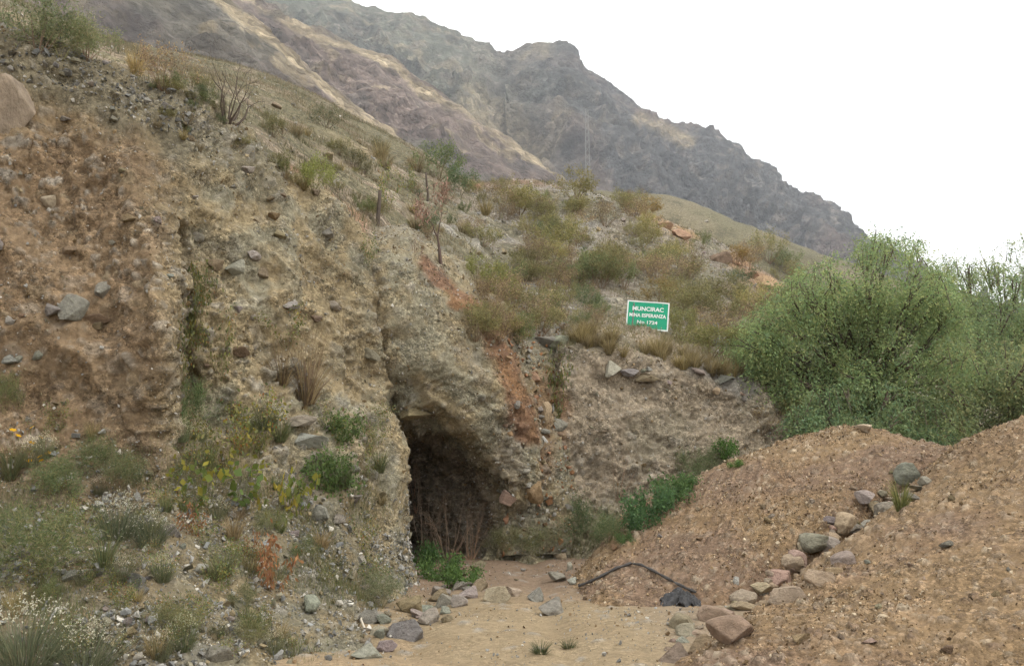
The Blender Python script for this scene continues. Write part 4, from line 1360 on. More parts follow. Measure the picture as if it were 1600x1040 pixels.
def kit(kind, variant):
    """one plant of a kind as a list of (part name, mesh); built once and shared"""
    key = (kind, variant)
    if key in KIT:
        return KIT[key]
    sd = hash_seed(kind) + variant * 17
    r = random.Random(sd)
    if kind == 'feather':
        bag, tips = stems_and_tips(16, r, 1.0, 3, 0.007, (0.17, 0.17, 0.08), crook=0.14, length=0.5)
        out = [('stem', bag.mesh('stem', M_BARK)),
               ('foliage', leaves_mesh('foliage', [t[0] for t in tips], 12, 0.075, 0.085, GREEN + [np.array([0.26, 0.24, 0.14])], sd, 0.13, -0.2))]
    elif kind == 'tuft':
        out = [('blade', blades_mesh('blade', 260, 0.45, 0.02, 0.5, DRYG, sd, base_r=0.2, hmin=0.35))]
    elif kind == 'greentuft':
        out = [('blade', blades_mesh('blade', 220, 0.5, 0.03, 0.5, GREEN + OLIVES[:1], sd, base_r=0.2, hmin=0.3))]
    elif kind in ('olive', 'green', 'yellow', 'dry'):
        bag, tips = stems_and_tips(9, r, 0.95, 3, 0.016, (0.17, 0.12, 0.085))
        cols = {'olive': OLIVES, 'green': GREEN, 'yellow': [np.array([0.27, 0.24, 0.10]), np.array([0.23, 0.22, 0.10]), np.array([0.31, 0.26, 0.13])], 'dry': DRYB + DRYG[:2]}[kind]
        per = 6 if kind == 'dry' else 12
        out = [('stem', bag.mesh('stem', M_BARK)), ('foliage', leaves_mesh('foliage', [t[0] for t in tips], per, 0.06, 0.07, cols, sd, 0.3))]
    elif kind == 'bare':
        bag, tips = stems_and_tips(8, r, 0.85, 4, 0.026, (0.105, 0.08, 0.065), crook=0.2, length=0.46)
        out = [('branch', bag.mesh('branch', M_BARK))]
    elif kind == 'twigs':
        bag, tips = stems_and_tips(14, r, 1.1, 3, 0.013, (0.27, 0.19, 0.135), crook=0.25, length=0.5)
        out = [('branch', bag.mesh('branch', M_BARK))]
    elif kind == 'thorn':
        bag, tips = stems_and_tips(1, r, 0.15, 5, 0.04, (0.085, 0.065, 0.055), crook=0.2, length=0.42)
        out = [('trunk', bag.mesh('trunk', M_BARK)), ('crown', leaves_mesh('crown', [t[0] for t in tips if t[0].z > 0.45], 5, 0.05, 0.05, DRYB + [np.array([0.32, 0.22, 0.17])], sd, 0.5))]
    elif kind == 'lush':
        bag, tips = stems_and_tips(11, r, 1.15, 2, 0.014, (0.08, 0.14, 0.05), length=0.55)
        out = [('stem', bag.mesh('stem', M_BARK)), ('foliage', leaves_mesh('foliage', [t[0] for t in tips], 15, 0.10, 0.10, LUSH, sd, 0.5, 0.1))]
    elif kind == 'weed':
        bag, tips = stems_and_tips(5, r, 0.9, 2, 0.010, (0.13, 0.15, 0.06), length=0.6)
        out = [('stem', bag.mesh('stem', M_BARK)),
               ('leaf', leaves_mesh('leaf', [t[0] for t in tips], 8, 0.09, 0.075, GREEN + [np.array([0.18, 0.20, 0.07]), np.array([0.24, 0.22, 0.06])], sd, 0.55, 0.2)),
               ('seed_head', leaves_mesh('seed_head', [t[0] for t in tips], 3, 0.06, 0.04, [np.array([0.30, 0.13, 0.05]), np.array([0.36, 0.30, 0.18])], sd + 3, 0.6))]
    elif kind == 'withered':
        bag, tips = stems_and_tips(5, r, 0.6, 2, 0.012, (0.2, 0.12, 0.06), length=0.6)
        out = [('stem', bag.mesh('stem', M_BARK)), ('leaf', leaves_mesh('leaf', [t[0] for t in tips], 5, 0.07, 0.12, [np.array([0.30, 0.16, 0.075]), np.array([0.38, 0.20, 0.09]), np.array([0.26, 0.12, 0.06])], sd, 0.4, 0.6))]
    elif kind == 'broadleaf':
        bag, tips = stems_and_tips(4, r, 0.7, 2, 0.010, (0.13, 0.14, 0.06), length=0.6)
        out = [('stem', bag.mesh('stem', M_BARK)), ('leaf', leaves_mesh('leaf', [t[0] for t in tips], 2, 0.07, 0.15, [np.array([0.13, 0.17, 0.05]), np.array([0.16, 0.19, 0.04]), np.array([0.27, 0.24, 0.04])], sd, 0.75, 0.3))]
    elif kind == 'white':
        fol = blades_mesh('foliage', 420, 0.6, 0.014, 0.3, [np.array([0.15, 0.17, 0.10]), np.array([0.20, 0.20, 0.12]), np.array([0.12, 0.14, 0.08])], sd, base_r=0.35, hmin=0.4)
        rr_ = np.random.default_rng(sd)
        n = 210
        pts = np.stack([rr_.normal(0, 0.33, n), rr_.normal(0, 0.33, n), np.zeros(n)], 1)
        pts[:, 2] = 0.98 - 0.45 * np.hypot(pts[:, 0], pts[:, 1]) ** 1.3 - 0.3 * rr_.random(n)
        out = [('foliage', fol), ('flower', leaves_mesh('flower', pts, 3, 0.008, 0.024, [np.array([0.62, 0.60, 0.48]), np.array([0.50, 0.48, 0.34])], sd + 2, 0.9))]
    elif kind == 'daisy':
        bag = Bag()
        bag.tube([(0, 0, 0), (0.03, 0.01, 0.5), (0.0, -0.03, 0.95)], [0.02, 0.015, 0.012], (0.12, 0.15, 0.06))
        V, Fc, k = [(0, -0.04, 0.97)], [], 12
        for j in range(k):
            a = 2 * math.pi * j / k
            V.append((0.26 * math.cos(a) * (1 if j % 2 else 0.7), -0.04 - 0.14 * math.sin(a) * (1 if j % 2 else 0.7), 0.97 + 0.17 * math.sin(a) * (1 if j % 2 else 0.7)))
        Fc = [(0, j + 1, (j + 1) % k + 1) for j in range(k)]
        fl = np_mesh('petals', np.array(V), np.array(Fc), np.tile(np.array([0.75, 0.42, 0.02]), (len(V), 1)), False, M_LEAF)
        out = [('stem', bag.mesh('stem', M_BARK)), ('petals', fl)]
    elif kind == 'reed':
        bag, tips = stems_and_tips(26, r, 0.5, 1, 0.010, (0.24, 0.18, 0.11), crook=0.08, length=1.0)
        out = [('stem', bag.mesh('stem', M_BARK)), ('leaf', blades_mesh('leaf', 160, 0.5, 0.022, 0.5, DRYB + DRYG, sd, base_r=0.2, hmin=0.4))]
    # bring the whole plant to one unit of height and width
    cos = []
    for nm, me in out:
        a = np.empty(len(me.vertices) * 3, dtype=np.float32)
        me.vertices.foreach_get('co', a)
        cos.append(a.reshape(-1, 3))
    al = np.concatenate(cos)
    sxy = 0.5 / np.percentile(np.hypot(al[:, 0], al[:, 1]), 96)
    sz = 1.0 / np.percentile(al[:, 2], 98.5)
    for (nm, me), a in zip(out, cos):
        me.vertices.foreach_set('co', (a * np.array([sxy, sxy, sz], dtype=np.float32)).ravel())
        me.update()
    KIT[key] = out
    return out


def hash_seed(s):
    return sum(ord(ch) * (i + 3) for i, ch in enumerate(s)) % 1000


SMALL = ()


def plant(kind, px, py, w, h, label, group=None, name=None, tint=(1, 1, 1), variant=None, cat='plant', lean=0.0):
    loc, nor = hit(px, py)
    if loc is None:
        return None
    s = loc.y / F
    r = random.Random(int(px * 3 + py * 7))
    if variant is None:
        variant = r.randrange(3)
    e = bpy.data.objects.new(name or 'plant', None)
    e.empty_display_size = 0.1
    COL.objects.link(e)
    e.location = Vector(loc) - Vector((0, 0, 0.03))
    e.scale = (w * s * 1.05, w * s * 1.05, h * s * (0.8 if kind == 'lush' else 1.05))
    e.rotation_euler = (0, lean, r.uniform(0, 6.28))
    tag(e, label, cat, group)
    for nm, me in kit(kind, variant):
        o = link(nm, me, e)
        o.color = (*tint, 1)
        if nm in SMALL:
            o['kind'] = 'stuff'
    return e


SMALL = ('foliage', 'leaf', 'blade', 'flower', 'seed_head', 'crown', 'stem', 'branch')
# named plants: kind, px, base py, width, height, name, label, tint
PLANTS = [
    ('green', 60, 78, 150, 95, 'green_shrub', 'green bushy shrub on the rim of the bluff', (1.15, 1.15, 1.2)),
    ('green', 135, 92, 110, 70, 'green_shrub', 'lower end of green growth on the rim of the bluff', (1.3, 1.2, 1.2)),
    ('feather', 95, 90, 140, 80, 'grass_bush', 'feathery green grass between the shrubs on the bluff rim', (1.3, 1.25, 1.2)),
    ('dry', 255, 138, 110, 75, 'dry_shrub', 'round grey-brown dry shrub on the rim', (1.25, 1.2, 1.1)),
    ('tuft', 212, 118, 50, 50, 'dry_grass_tuft', 'straw-coloured grass tuft on the bluff rim', (1.2, 1.1, 0.8)),
    ('bare', 356, 190, 150, 135, 'bare_shrub', 'bare dark thorny shrub standing on the bluff rim', (0.8, 0.8, 0.78)),
    ('olive', 510, 200, 64, 34, 'olive_shrub', 'dark olive shrub alone on the upper grass slope', (0.75, 0.8, 0.9)),
    ('yellow', 490, 300, 70, 64, 'yellow_green_shrub', 'yellow-green shrub on the edge above the bluff', (0.9, 1.1, 0.7)),
    ('green', 446, 276, 40, 34, 'green_shrub', 'small dark green shrub beside the yellow-green one', (1.1, 1.0, 0.8)),
    ('green', 684, 282, 84, 60, 'green_shrub', 'green round shrub on the skyline of the near hill', (1.0, 1.1, 0.9)),
    ('green', 718, 306, 70, 50, 'green_shrub', 'dark green shrub just below the skyline shrub', (0.8, 0.95, 0.9)),
    ('weed', 602, 330, 50, 80, 'leafy_plant', 'thin leafy plant beside the wooden post', (1.2, 1.15, 1.0)),
    ('weed', 640, 300, 40, 50, 'leafy_plant', 'sparse leafy plant uphill of the wooden post', (1.1, 1.1, 1.0)),
    ('weed', 575, 412, 44, 52, 'leafy_plant', 'dark green leafy plant on the face under the post', (0.9, 0.95, 0.9)),
    ('thorn', 690, 410, 110, 120, 'thorn_tree', 'small bare thorn tree with pinkish twigs above the rust streak', (1.3, 1.2, 1.2)),
    ('bare', 650, 400, 44, 46, 'bare_shrub', 'small grey bare shrub beside the thorn tree', (1.8, 1.6, 1.5)),
    ('olive', 866, 398, 96, 54, 'olive_shrub', 'wide yellowish shrub with reddish stems on the grey slope', (1.15, 1.15, 0.9)),
    ('yellow', 812, 335, 90, 50, 'yellow_green_shrub', 'yellowish shrub below the rusty hill crest', (0.95, 0.95, 0.8)),
    ('yellow', 900, 318, 84, 56, 'yellow_green_shrub', 'yellow-olive shrub on the crest of the hill', (0.95, 0.95, 0.85)),
    ('dry', 945, 352, 80, 40, 'dry_shrub', 'grey-brown shrub under the pale slanting slab', (1.0, 1.05, 1.0)),
    ('olive', 945, 440, 80, 66, 'olive_shrub', 'tall olive shrub uphill of the dark green one', (0.95, 0.9, 0.8)),
    ('green', 921, 500, 66, 58, 'green_shrub', 'dark green shrub left of the sign', (0.9, 0.95, 0.9)),
    ('yellow', 1030, 476, 80, 42, 'yellow_green_shrub', 'ochre shrub growing right behind the sign', (0.95, 0.8, 0.7)),
    ('olive', 1116, 486, 92, 56, 'olive_shrub', 'round olive shrub upslope between sign and tree', (0.95, 0.95, 0.9)),
    ('green', 1158, 448, 56, 34, 'green_shrub', 'dark green shrub beside the dark brown boulder', (0.8, 0.85, 0.9)),
    ('green', 1098, 388, 40, 26, 'green_shrub', 'small green shrub under the olive shoulder', (1.1, 1.1, 0.9)),
    ('yellow', 1152, 412, 50, 30, 'yellow_green_shrub', 'ochre shrub by the orange rock on the slope', (1.05, 0.8, 0.6)),
    ('yellow', 1012, 340, 60, 34, 'yellow_green_shrub', 'ochre shrub on the crest below the far crags', (1.05, 0.85, 0.65)),
    ('olive', 1062, 538, 70, 60, 'olive_shrub', 'olive shrub touching the far edge of the sign', (1.1, 1.15, 0.9)),
    ('olive', 1110, 560, 100, 56, 'olive_shrub', 'olive shrub on the outcrop between sign and tree', (1.05, 1.1, 0.85)),
    ('green', 1160, 575, 80, 60, 'green_shrub', 'green shrub in front of the tree on the outcrop end', (1.2, 1.15, 0.9)),
    ('yellow', 780, 470, 84, 64, 'yellow_green_shrub', 'yellow-green shrub above the rusty gully', (0.9, 1.0, 0.75)),
    ('yellow', 745, 440, 50, 46, 'yellow_green_shrub', 'small yellow-green shrub at the head of the gully', (0.9, 1.05, 0.75)),
    ('green', 815, 548, 46, 62, 'green_shrub', 'green shrub in the upper gully', (0.95, 1.05, 0.85)),
    ('weed', 872, 655, 44, 110, 'climbing_weed', 'tall straggly weed in the gully by the ochre stone', (0.9, 0.9, 0.8)),
    ('feather', 292, 668, 92, 76, 'grass_bush', 'dense green feathery bush at the foot of the crevice', (0.8, 1.0, 0.8)),
    ('weed', 305, 545, 70, 130, 'climbing_weed', 'tall thin weed climbing inside the crevice', (0.9, 0.85, 0.75)),
    ('weed', 345, 585, 70, 110, 'climbing_weed', 'straggly weed just beside the crevice', (1.0, 0.95, 0.8)),
    ('weed', 288, 590, 60, 120, 'climbing_weed', 'weed filling the lower crevice above the dense bush', (1.0, 0.95, 0.8)),
    ('greentuft', 296, 520, 50, 80, 'grass_tuft', 'grass tuft rooted halfway up the crevice', (0.9, 0.9, 0.7)),
    ('weed', 310, 470, 36, 70, 'climbing_weed', 'small weed at the top of the crevice', (0.8, 0.8, 0.7)),
    ('reed', 478, 628, 90, 110, 'dead_reed_clump', 'brown dead stalks hanging on the bluff beside the adit', (0.85, 0.8, 0.75)),
    ('reed', 440, 600, 60, 80, 'dead_reed_clump', 'smaller clump of dead stalks beside the large one', (0.95, 0.9, 0.8)),
    ('weed', 450, 540, 90, 70, 'leafy_plant', 'thin green weed above the dead stalks', (1.0, 0.95, 0.8)),
    ('lush', 535, 690, 70, 60, 'leafy_plant', 'bright green leafy weed right of the whitish stone', (1.35, 1.1, 1.0)),
    ('lush', 515, 765, 80, 80, 'leafy_plant', 'green leafy weed below the whitish stone', (1.3, 1.1, 1.0)),
    ('weed', 400, 700, 100, 90, 'leafy_plant', 'yellow-green weed in the middle of the bank', (1.3, 1.2, 0.9)),
    ('weed', 350, 740, 100, 90, 'leafy_plant', 'weedy growth beside the dense feathery bush', (1.3, 1.2, 0.9)),
    ('feather', 92, 780, 100, 70, 'grass_bush', 'green feathery bush under the yellow flowers', (0.9, 1.0, 0.85)),
    ('feather', 150, 738, 60, 60, 'grass_bush', 'small feathery bush between two larger ones', (0.9, 0.95, 0.8)),
    ('feather', 190, 765, 70, 60, 'grass_bush', 'thin feathery bush on the scree near the bluff', (0.95, 0.95, 0.9)),
    ('feather', 62, 915, 170, 125, 'grass_bush', 'largest feathery green bush low on the bank', (1.0, 1.0, 0.85)),
    ('feather', 12, 850, 60, 60, 'grass_bush', 'feathery bush at the picture edge behind the largest one', (0.8, 0.9, 0.8)),
    ('feather', 592, 948, 90, 58, 'grass_bush', 'grey-green grass bush near the track stones', (1.2, 1.15, 1.25)),
    ('feather', 270, 985, 90, 44, 'grass_bush', 'thin grass bush at the bottom of the scree', (1.25, 1.1, 1.0)),
    ('feather', 390, 1000, 64, 36, 'grass_bush', 'sparse grass bush beside the round grey stone', (1.35, 1.2, 1.1)),
    ('white', 40, 1035, 190, 100, 'white_flower_bush', 'big clump of small white flowers in the bottom corner', (1, 1, 1)),
    ('white', 130, 1050, 150, 80, 'white_flower_bush', 'second clump of white flowers beside the corner one', (1, 1, 1)),
    ('white', 185, 838, 110, 70, 'white_flower_bush', 'white-flowering clump in the middle of the scree', (0.95, 0.95, 0.95)),
    ('white', 235, 850, 80, 55, 'white_flower_bush', 'thinner white-flowering clump by the slate-blue stone', (0.9, 0.9, 0.9)),
    ('withered', 425, 922, 70, 84, 'withered_plant', 'orange-brown withered plant low on the scree', (1, 1, 1)),
    ('withered', 306, 836, 56, 50, 'withered_plant', 'withered orange weed by the slate-blue stone', (0.9, 0.9, 0.9)),
    ('withered', 396, 880, 40, 50, 'withered_plant', 'small withered plant uphill of the orange-brown one', (0.85, 0.85, 0.85)),
    ('broadleaf', 300, 800, 80, 90, 'broadleaf_plant', 'plant with broad yellow-green leaves by withered weed', (1, 1, 1)),
    ('broadleaf', 440, 830, 70, 90, 'broadleaf_plant', 'plant with yellowing hanging leaves above the withered plant', (1.1, 1.0, 1.0)),
    ('broadleaf', 380, 790, 90, 80, 'broadleaf_plant', 'broad-leaved plant in the middle of the grey scree', (0.9, 1.0, 1.0)),
    ('broadleaf', 470, 800, 60, 70, 'broadleaf_plant', 'broad-leaved plant near the grey-green stone', (0.95, 1.0, 1.0)),
    ('weed', 580, 890, 40, 30, 'leafy_plant', 'small green weed on the bare nose of the bank', (1.2, 1.2, 1.0)),
    ('weed', 575, 740, 46, 50, 'leafy_plant', 'green weed on the bare edge in front of the adit', (1.2, 1.2, 1.0)),
    ('lush', 690, 905, 76, 50, 'leafy_clump', 'bright green clump on the floor before the adit', (1.25, 1.2, 1.0)),
    ('lush', 722, 916, 70, 42, 'leafy_clump', 'bright green clump nearest the tan angular stone', (1.3, 1.25, 1.0)),
    ('lush', 665, 884, 56, 46, 'leafy_clump', 'green clump tucked against the adit mouth', (1.0, 1.05, 0.95)),
    ('feather', 912, 858, 104, 76, 'dark_green_bush', 'dark green bush where the heap meets the outcrop', (0.75, 0.85, 0.8)),
    ('lush', 1020, 806, 84, 56, 'leafy_clump', 'green leafy clump on the upper edge of the heap', (1.0, 1.05, 1.1)),
    ('lush', 1052, 782, 76, 50, 'leafy_clump', 'leafy clump next uphill on the heap edge', (1.1, 1.05, 1.0)),
    ('feather', 1080, 748, 74, 44, 'grass_bush', 'grey-green grass along the heap edge', (0.95, 1.05, 1.0)),
    ('lush', 1132, 712, 52, 36, 'leafy_clump', 'bright green plant against the outcrop foot', (1.1, 1.15, 0.8)),
    ('lush', 1152, 728, 26, 16, 'leafy_clump', 'tiny bright green plant on the heap crest', (1.3, 1.3, 0.9)),
    ('lush', 976, 846, 34, 22, 'leafy_clump', 'small green plant on the slope of the heap', (1.1, 1.05, 0.95)),
    ('lush', 996, 826, 60, 40, 'leafy_clump', 'leafy clump lowest on the heap edge', (1.0, 1.05, 1.1)),
    ('lush', 1072, 764, 50, 34, 'leafy_clump', 'leafy clump below the grey-green grass on the heap edge', (1.1, 1.1, 1.0)),
    ('feather', 1104, 734, 60, 34, 'grass_bush', 'thin grass between heap edge and bright green plant', (0.95, 1.05, 0.95)),
    ('feather', 950, 846, 70, 44, 'grass_bush', 'grass bush uphill beside the dark green one', (0.85, 0.95, 0.85)),
    ('twigs', 966, 778, 76, 76, 'bare_shrub', 'brown leafless shrub in front of the pale outcrop', (1.0, 0.95, 0.9)),
    ('greentuft', 1408, 795, 46, 46, 'grass_tuft', 'grass tuft growing between the stones of the line', (1.2, 1.1, 0.8)),
    ('greentuft', 1336, 828, 20, 18, 'grass_tuft', 'little green tuft by the light grey stone', (0.9, 1.2, 0.8)),
    ('twigs', 650, 790, 56, 100, 'dry_brush', 'pale dry twigs standing inside the adit mouth', (1.5, 1.3, 1.2)),
    ('twigs', 698, 874, 110, 120, 'dry_brush', 'brown dry brush heaped against the adit wall', (1.25, 1.25, 1.2)),
    ('twigs', 736, 874, 80, 90, 'dry_brush', 'reddish dry brush at the outer side of the adit', (1.2, 1.1, 1.0)),
    ('twigs', 664, 868, 80, 150, 'dry_brush', 'dry brush deep in the shade of the adit', (1.25, 1.3, 1.3)),
    ('olive', 1235, 668, 70, 46, 'olive_shrub', 'thin olive shrub at the low end of the outcrop', (0.95, 0.95, 0.85)),
    ('dry', 1190, 676, 60, 40, 'dry_shrub', 'dry weeds on the outcrop flank', (1.1, 1.05, 0.9)),
    ('feather', 790, 858, 70, 36, 'grass_bush', 'low grass right of the adit mouth', (1.1, 1.0, 0.95)),
    ('feather', 840, 862, 80, 40, 'grass_bush', 'low grass under the pale outcrop', (1.05, 1.0, 0.95)),
    ('greentuft', 845, 1020, 44, 22, 'grass_tuft', 'dark small weed tuft on the track', (0.6, 0.6, 0.6)),
    ('greentuft', 888, 1012, 36, 18, 'grass_tuft', 'second dark weed tuft on the track', (0.6, 0.6, 0.6)),
    ('feather', 6, 640, 50, 60, 'grass_bush', 'green weed at the edge of the bluff face', (1.0, 1.0, 0.8)),
]
for (k, px, py, w, h, nm, lab, tint) in PLANTS:
    plant(k, px, py, w, h, lab, None, nm, tint)

FLOWERS = []
for (px, py) in ((20, 668), (48, 664), (29, 677), (50, 688), (65, 680), (45, 716), (60, 710), (62, 716), (73, 704)):
    FLOWERS.append((plant('daisy', px, py + 14, 12, 17, 'single yellow-orange flower on the lower bluff', 'yellow flowers on the bluff', 'yellow_flower', (1, 1, 1), 0, 'flower'), px, py))

# smaller weeds spread over the scree
for i in range(130):
    px, py = rr.uniform(5, 600), rr.uniform(660, 1030)
    if px > 450 and py > 860 and rr.random() < 0.6:
        continue
    k = rr.choice(('weed', 'weed', 'weed', 'weed', 'greentuft', 'feather', 'tuft', 'white'))
    w = rr.uniform(26, 62)
    t = rr.uniform(0.85, 1.35)
    lab = {'weed': 'small straggly weed growing in the scree', 'greentuft': 'small green grass tuft growing in the scree', 'feather': 'small feathery weed growing in the scree',
           'tuft': 'small straw grass tuft growing in the scree', 'white': 'small white-flowering weed growing in the scree', 'lush': 'small leafy weed growing in the scree'}[k]
    REPEATS.append((plant(k, px, py, w, w * rr.uniform(0.6, 1.0), lab, 'small weeds of the scree', 'scree_weed', (t, t * rr.uniform(0.9, 1.05), t * 0.9)), px, py, lab))
# shrubs spread over the slope above the sign
for i in range(190):
    px, py = rr.uniform(735, 1240), rr.uniform(296, 540)
    if py < 300 + max(0, px - 950) * 0.42 or (960 < px < 1060 and 455 < py < 585) or min(math.hypot(px - 1198, py - 450), math.hypot(px - 1055, py - 362), math.hypot(px - 1126, py - 410)) < 38:
        continue
    k = rr.choice(('olive', 'olive', 'dry', 'dry', 'dry', 'olive', 'green', 'yellow'))
    w = rr.uniform(40, 88) * (0.6 + 0.5 * (py - 280) / 260)
    t = rr.uniform(0.9, 1.4)
    lab = {'olive': 'small olive shrub on the grey slope', 'yellow': 'small yellowish shrub on the grey slope', 'dry': 'small leafless grey-brown shrub on the grey slope', 'green': 'small green shrub on the grey slope'}[k]
    REPEATS.append((plant(k, px, py, w, w * rr.uniform(0.5, 0.75), lab, 'shrubs of the grey slope', 'slope_shrub', (t, t, t * 0.9)), px, py, lab))
# dry tufts on the grass slope and the outcrop top
for i in range(110):
    if i < 70:
        px = rr.uniform(230, 760)
        py = 110 + (px - 230) * 0.36 + rr.uniform(0, 110)
        w, grp, lab = rr.uniform(16, 44), 'tufts of the grass slope', 'small dry clump on the upper slope'
    else:
        t = rr.random()
        px, py = 890 + 280 * t, 528 + 60 * t + rr.uniform(-12, 10)
        w, grp, lab = rr.uniform(24, 46), 'tufts on the outcrop', 'straw-coloured grass tuft on top of the outcrop'
    REPEATS.append((plant(rr.choice(('tuft', 'olive', 'olive', 'dry', 'green')) if i < 70 else 'tuft', px, py, w, w * rr.uniform(0.6, 0.9), lab, grp, 'dry_grass_tuft', (rr.uniform(0.75, 1.0),) * 2 + (0.8,)), px, py, lab))


# ------------------------------------------------------------------ short dry grass: nobody could count it
def grass(patch_name, label, n, h, w, cols, weight):
    Q, N = PATCH[patch_name]
    nr, nc = Q.shape[:2]
    e1 = Q[1:, :-1] - Q[:-1, :-1]
    e2 = Q[:-1, 1:] - Q[:-1, :-1]
    ar = np.linalg.norm(np.cross(e1, e2), axis=2).ravel()
    ctr = Q[:-1, :-1].reshape(-1, 3)
    px, py = project(ctr)
    wt = ar * weight(ctr, px, py) * ((px > -100) & (px < 1700))
    wt /= wt.sum()
    idx = rng.choice(len(wt), size=n, p=wt)
    r, c = idx // (nc - 1), idx % (nc - 1)
    pos = Q[r, c] + rng.random((n, 1)) * e1[r, c] + rng.random((n, 1)) * e2[r, c]
    az = rng.uniform(0, 2 * np.pi, n)
    s = np.stack([np.cos(az), np.sin(az), np.zeros(n)], 1)
    hh = h * rng.uniform(0.5, 1.4, (n, 1))
    ln = rng.normal(0, 0.35, (n, 3)) * np.array([1, 1, 0])
    V = np.stack([pos - s * w * 0.5, pos + s * w * 0.5, pos + (np.array([0, 0, 1]) + ln) * hh], 1)
    V[:, :2, 2] -= 0.02
    cl = np.array(cols)
    k = np.clip(((fbm(pos, 3.0, 3, 700) * 0.5 + 0.5) * len(cl) + rng.normal(0, 0.7, n)).astype(int), 0, len(cl) - 1)
    cc = cl[k] * rng.uniform(0.75, 1.25, (n, 1))
    o = link('grass', np_mesh('grass', V.reshape(-1, 3), np.arange(n * 3).reshape(-1, 3), np.repeat(cc, 3, axis=0), False, M_LEAF))
    return tag(o, label, 'grass', kind='stuff')


grass('hillside', 'short dry grass covering the upper slope', 64000, 0.17, 0.022,
      [np.array([0.13, 0.125, 0.07]), np.array([0.165, 0.145, 0.085]), np.array([0.26, 0.215, 0.135]), np.array([0.18, 0.155, 0.10])],
      lambda p, px, py: (p[:, 1] < 56) * (p[:, 1] > 12.5) * (0.6 + 0.6 * sstep(820, 690, px)) * (0.05 + sstep(-0.12, 0.2, fbm(p, 2.2, 4, 710))))
grass('rock_outcrop', 'thin grass on the outcrop foot and top', 9000, 0.13, 0.010, [np.array([0.14, 0.15, 0.07]), np.array([0.2, 0.19, 0.1]), np.array([0.3, 0.25, 0.14])],
      lambda p, px, py: sstep(770, 840, py) + 1.2 * sstep(560, 535, py - 0.22 * np.maximum(px - 950, 0)) * (0.2 + sstep(0, 0.3, fbm(p, 0.8, 2, 711))))
grass('cliff', 'thin grass and weeds between the scree stones', 16000, 0.10, 0.006, [np.array([0.12, 0.14, 0.06]), np.array([0.18, 0.18, 0.08]), np.array([0.28, 0.23, 0.13])],
      lambda p, px, py: sstep(660, 800, py) * sstep(640, 560, px) * sstep(-0.1, 0.3, fbm(p, 0.8, 3, 712)))


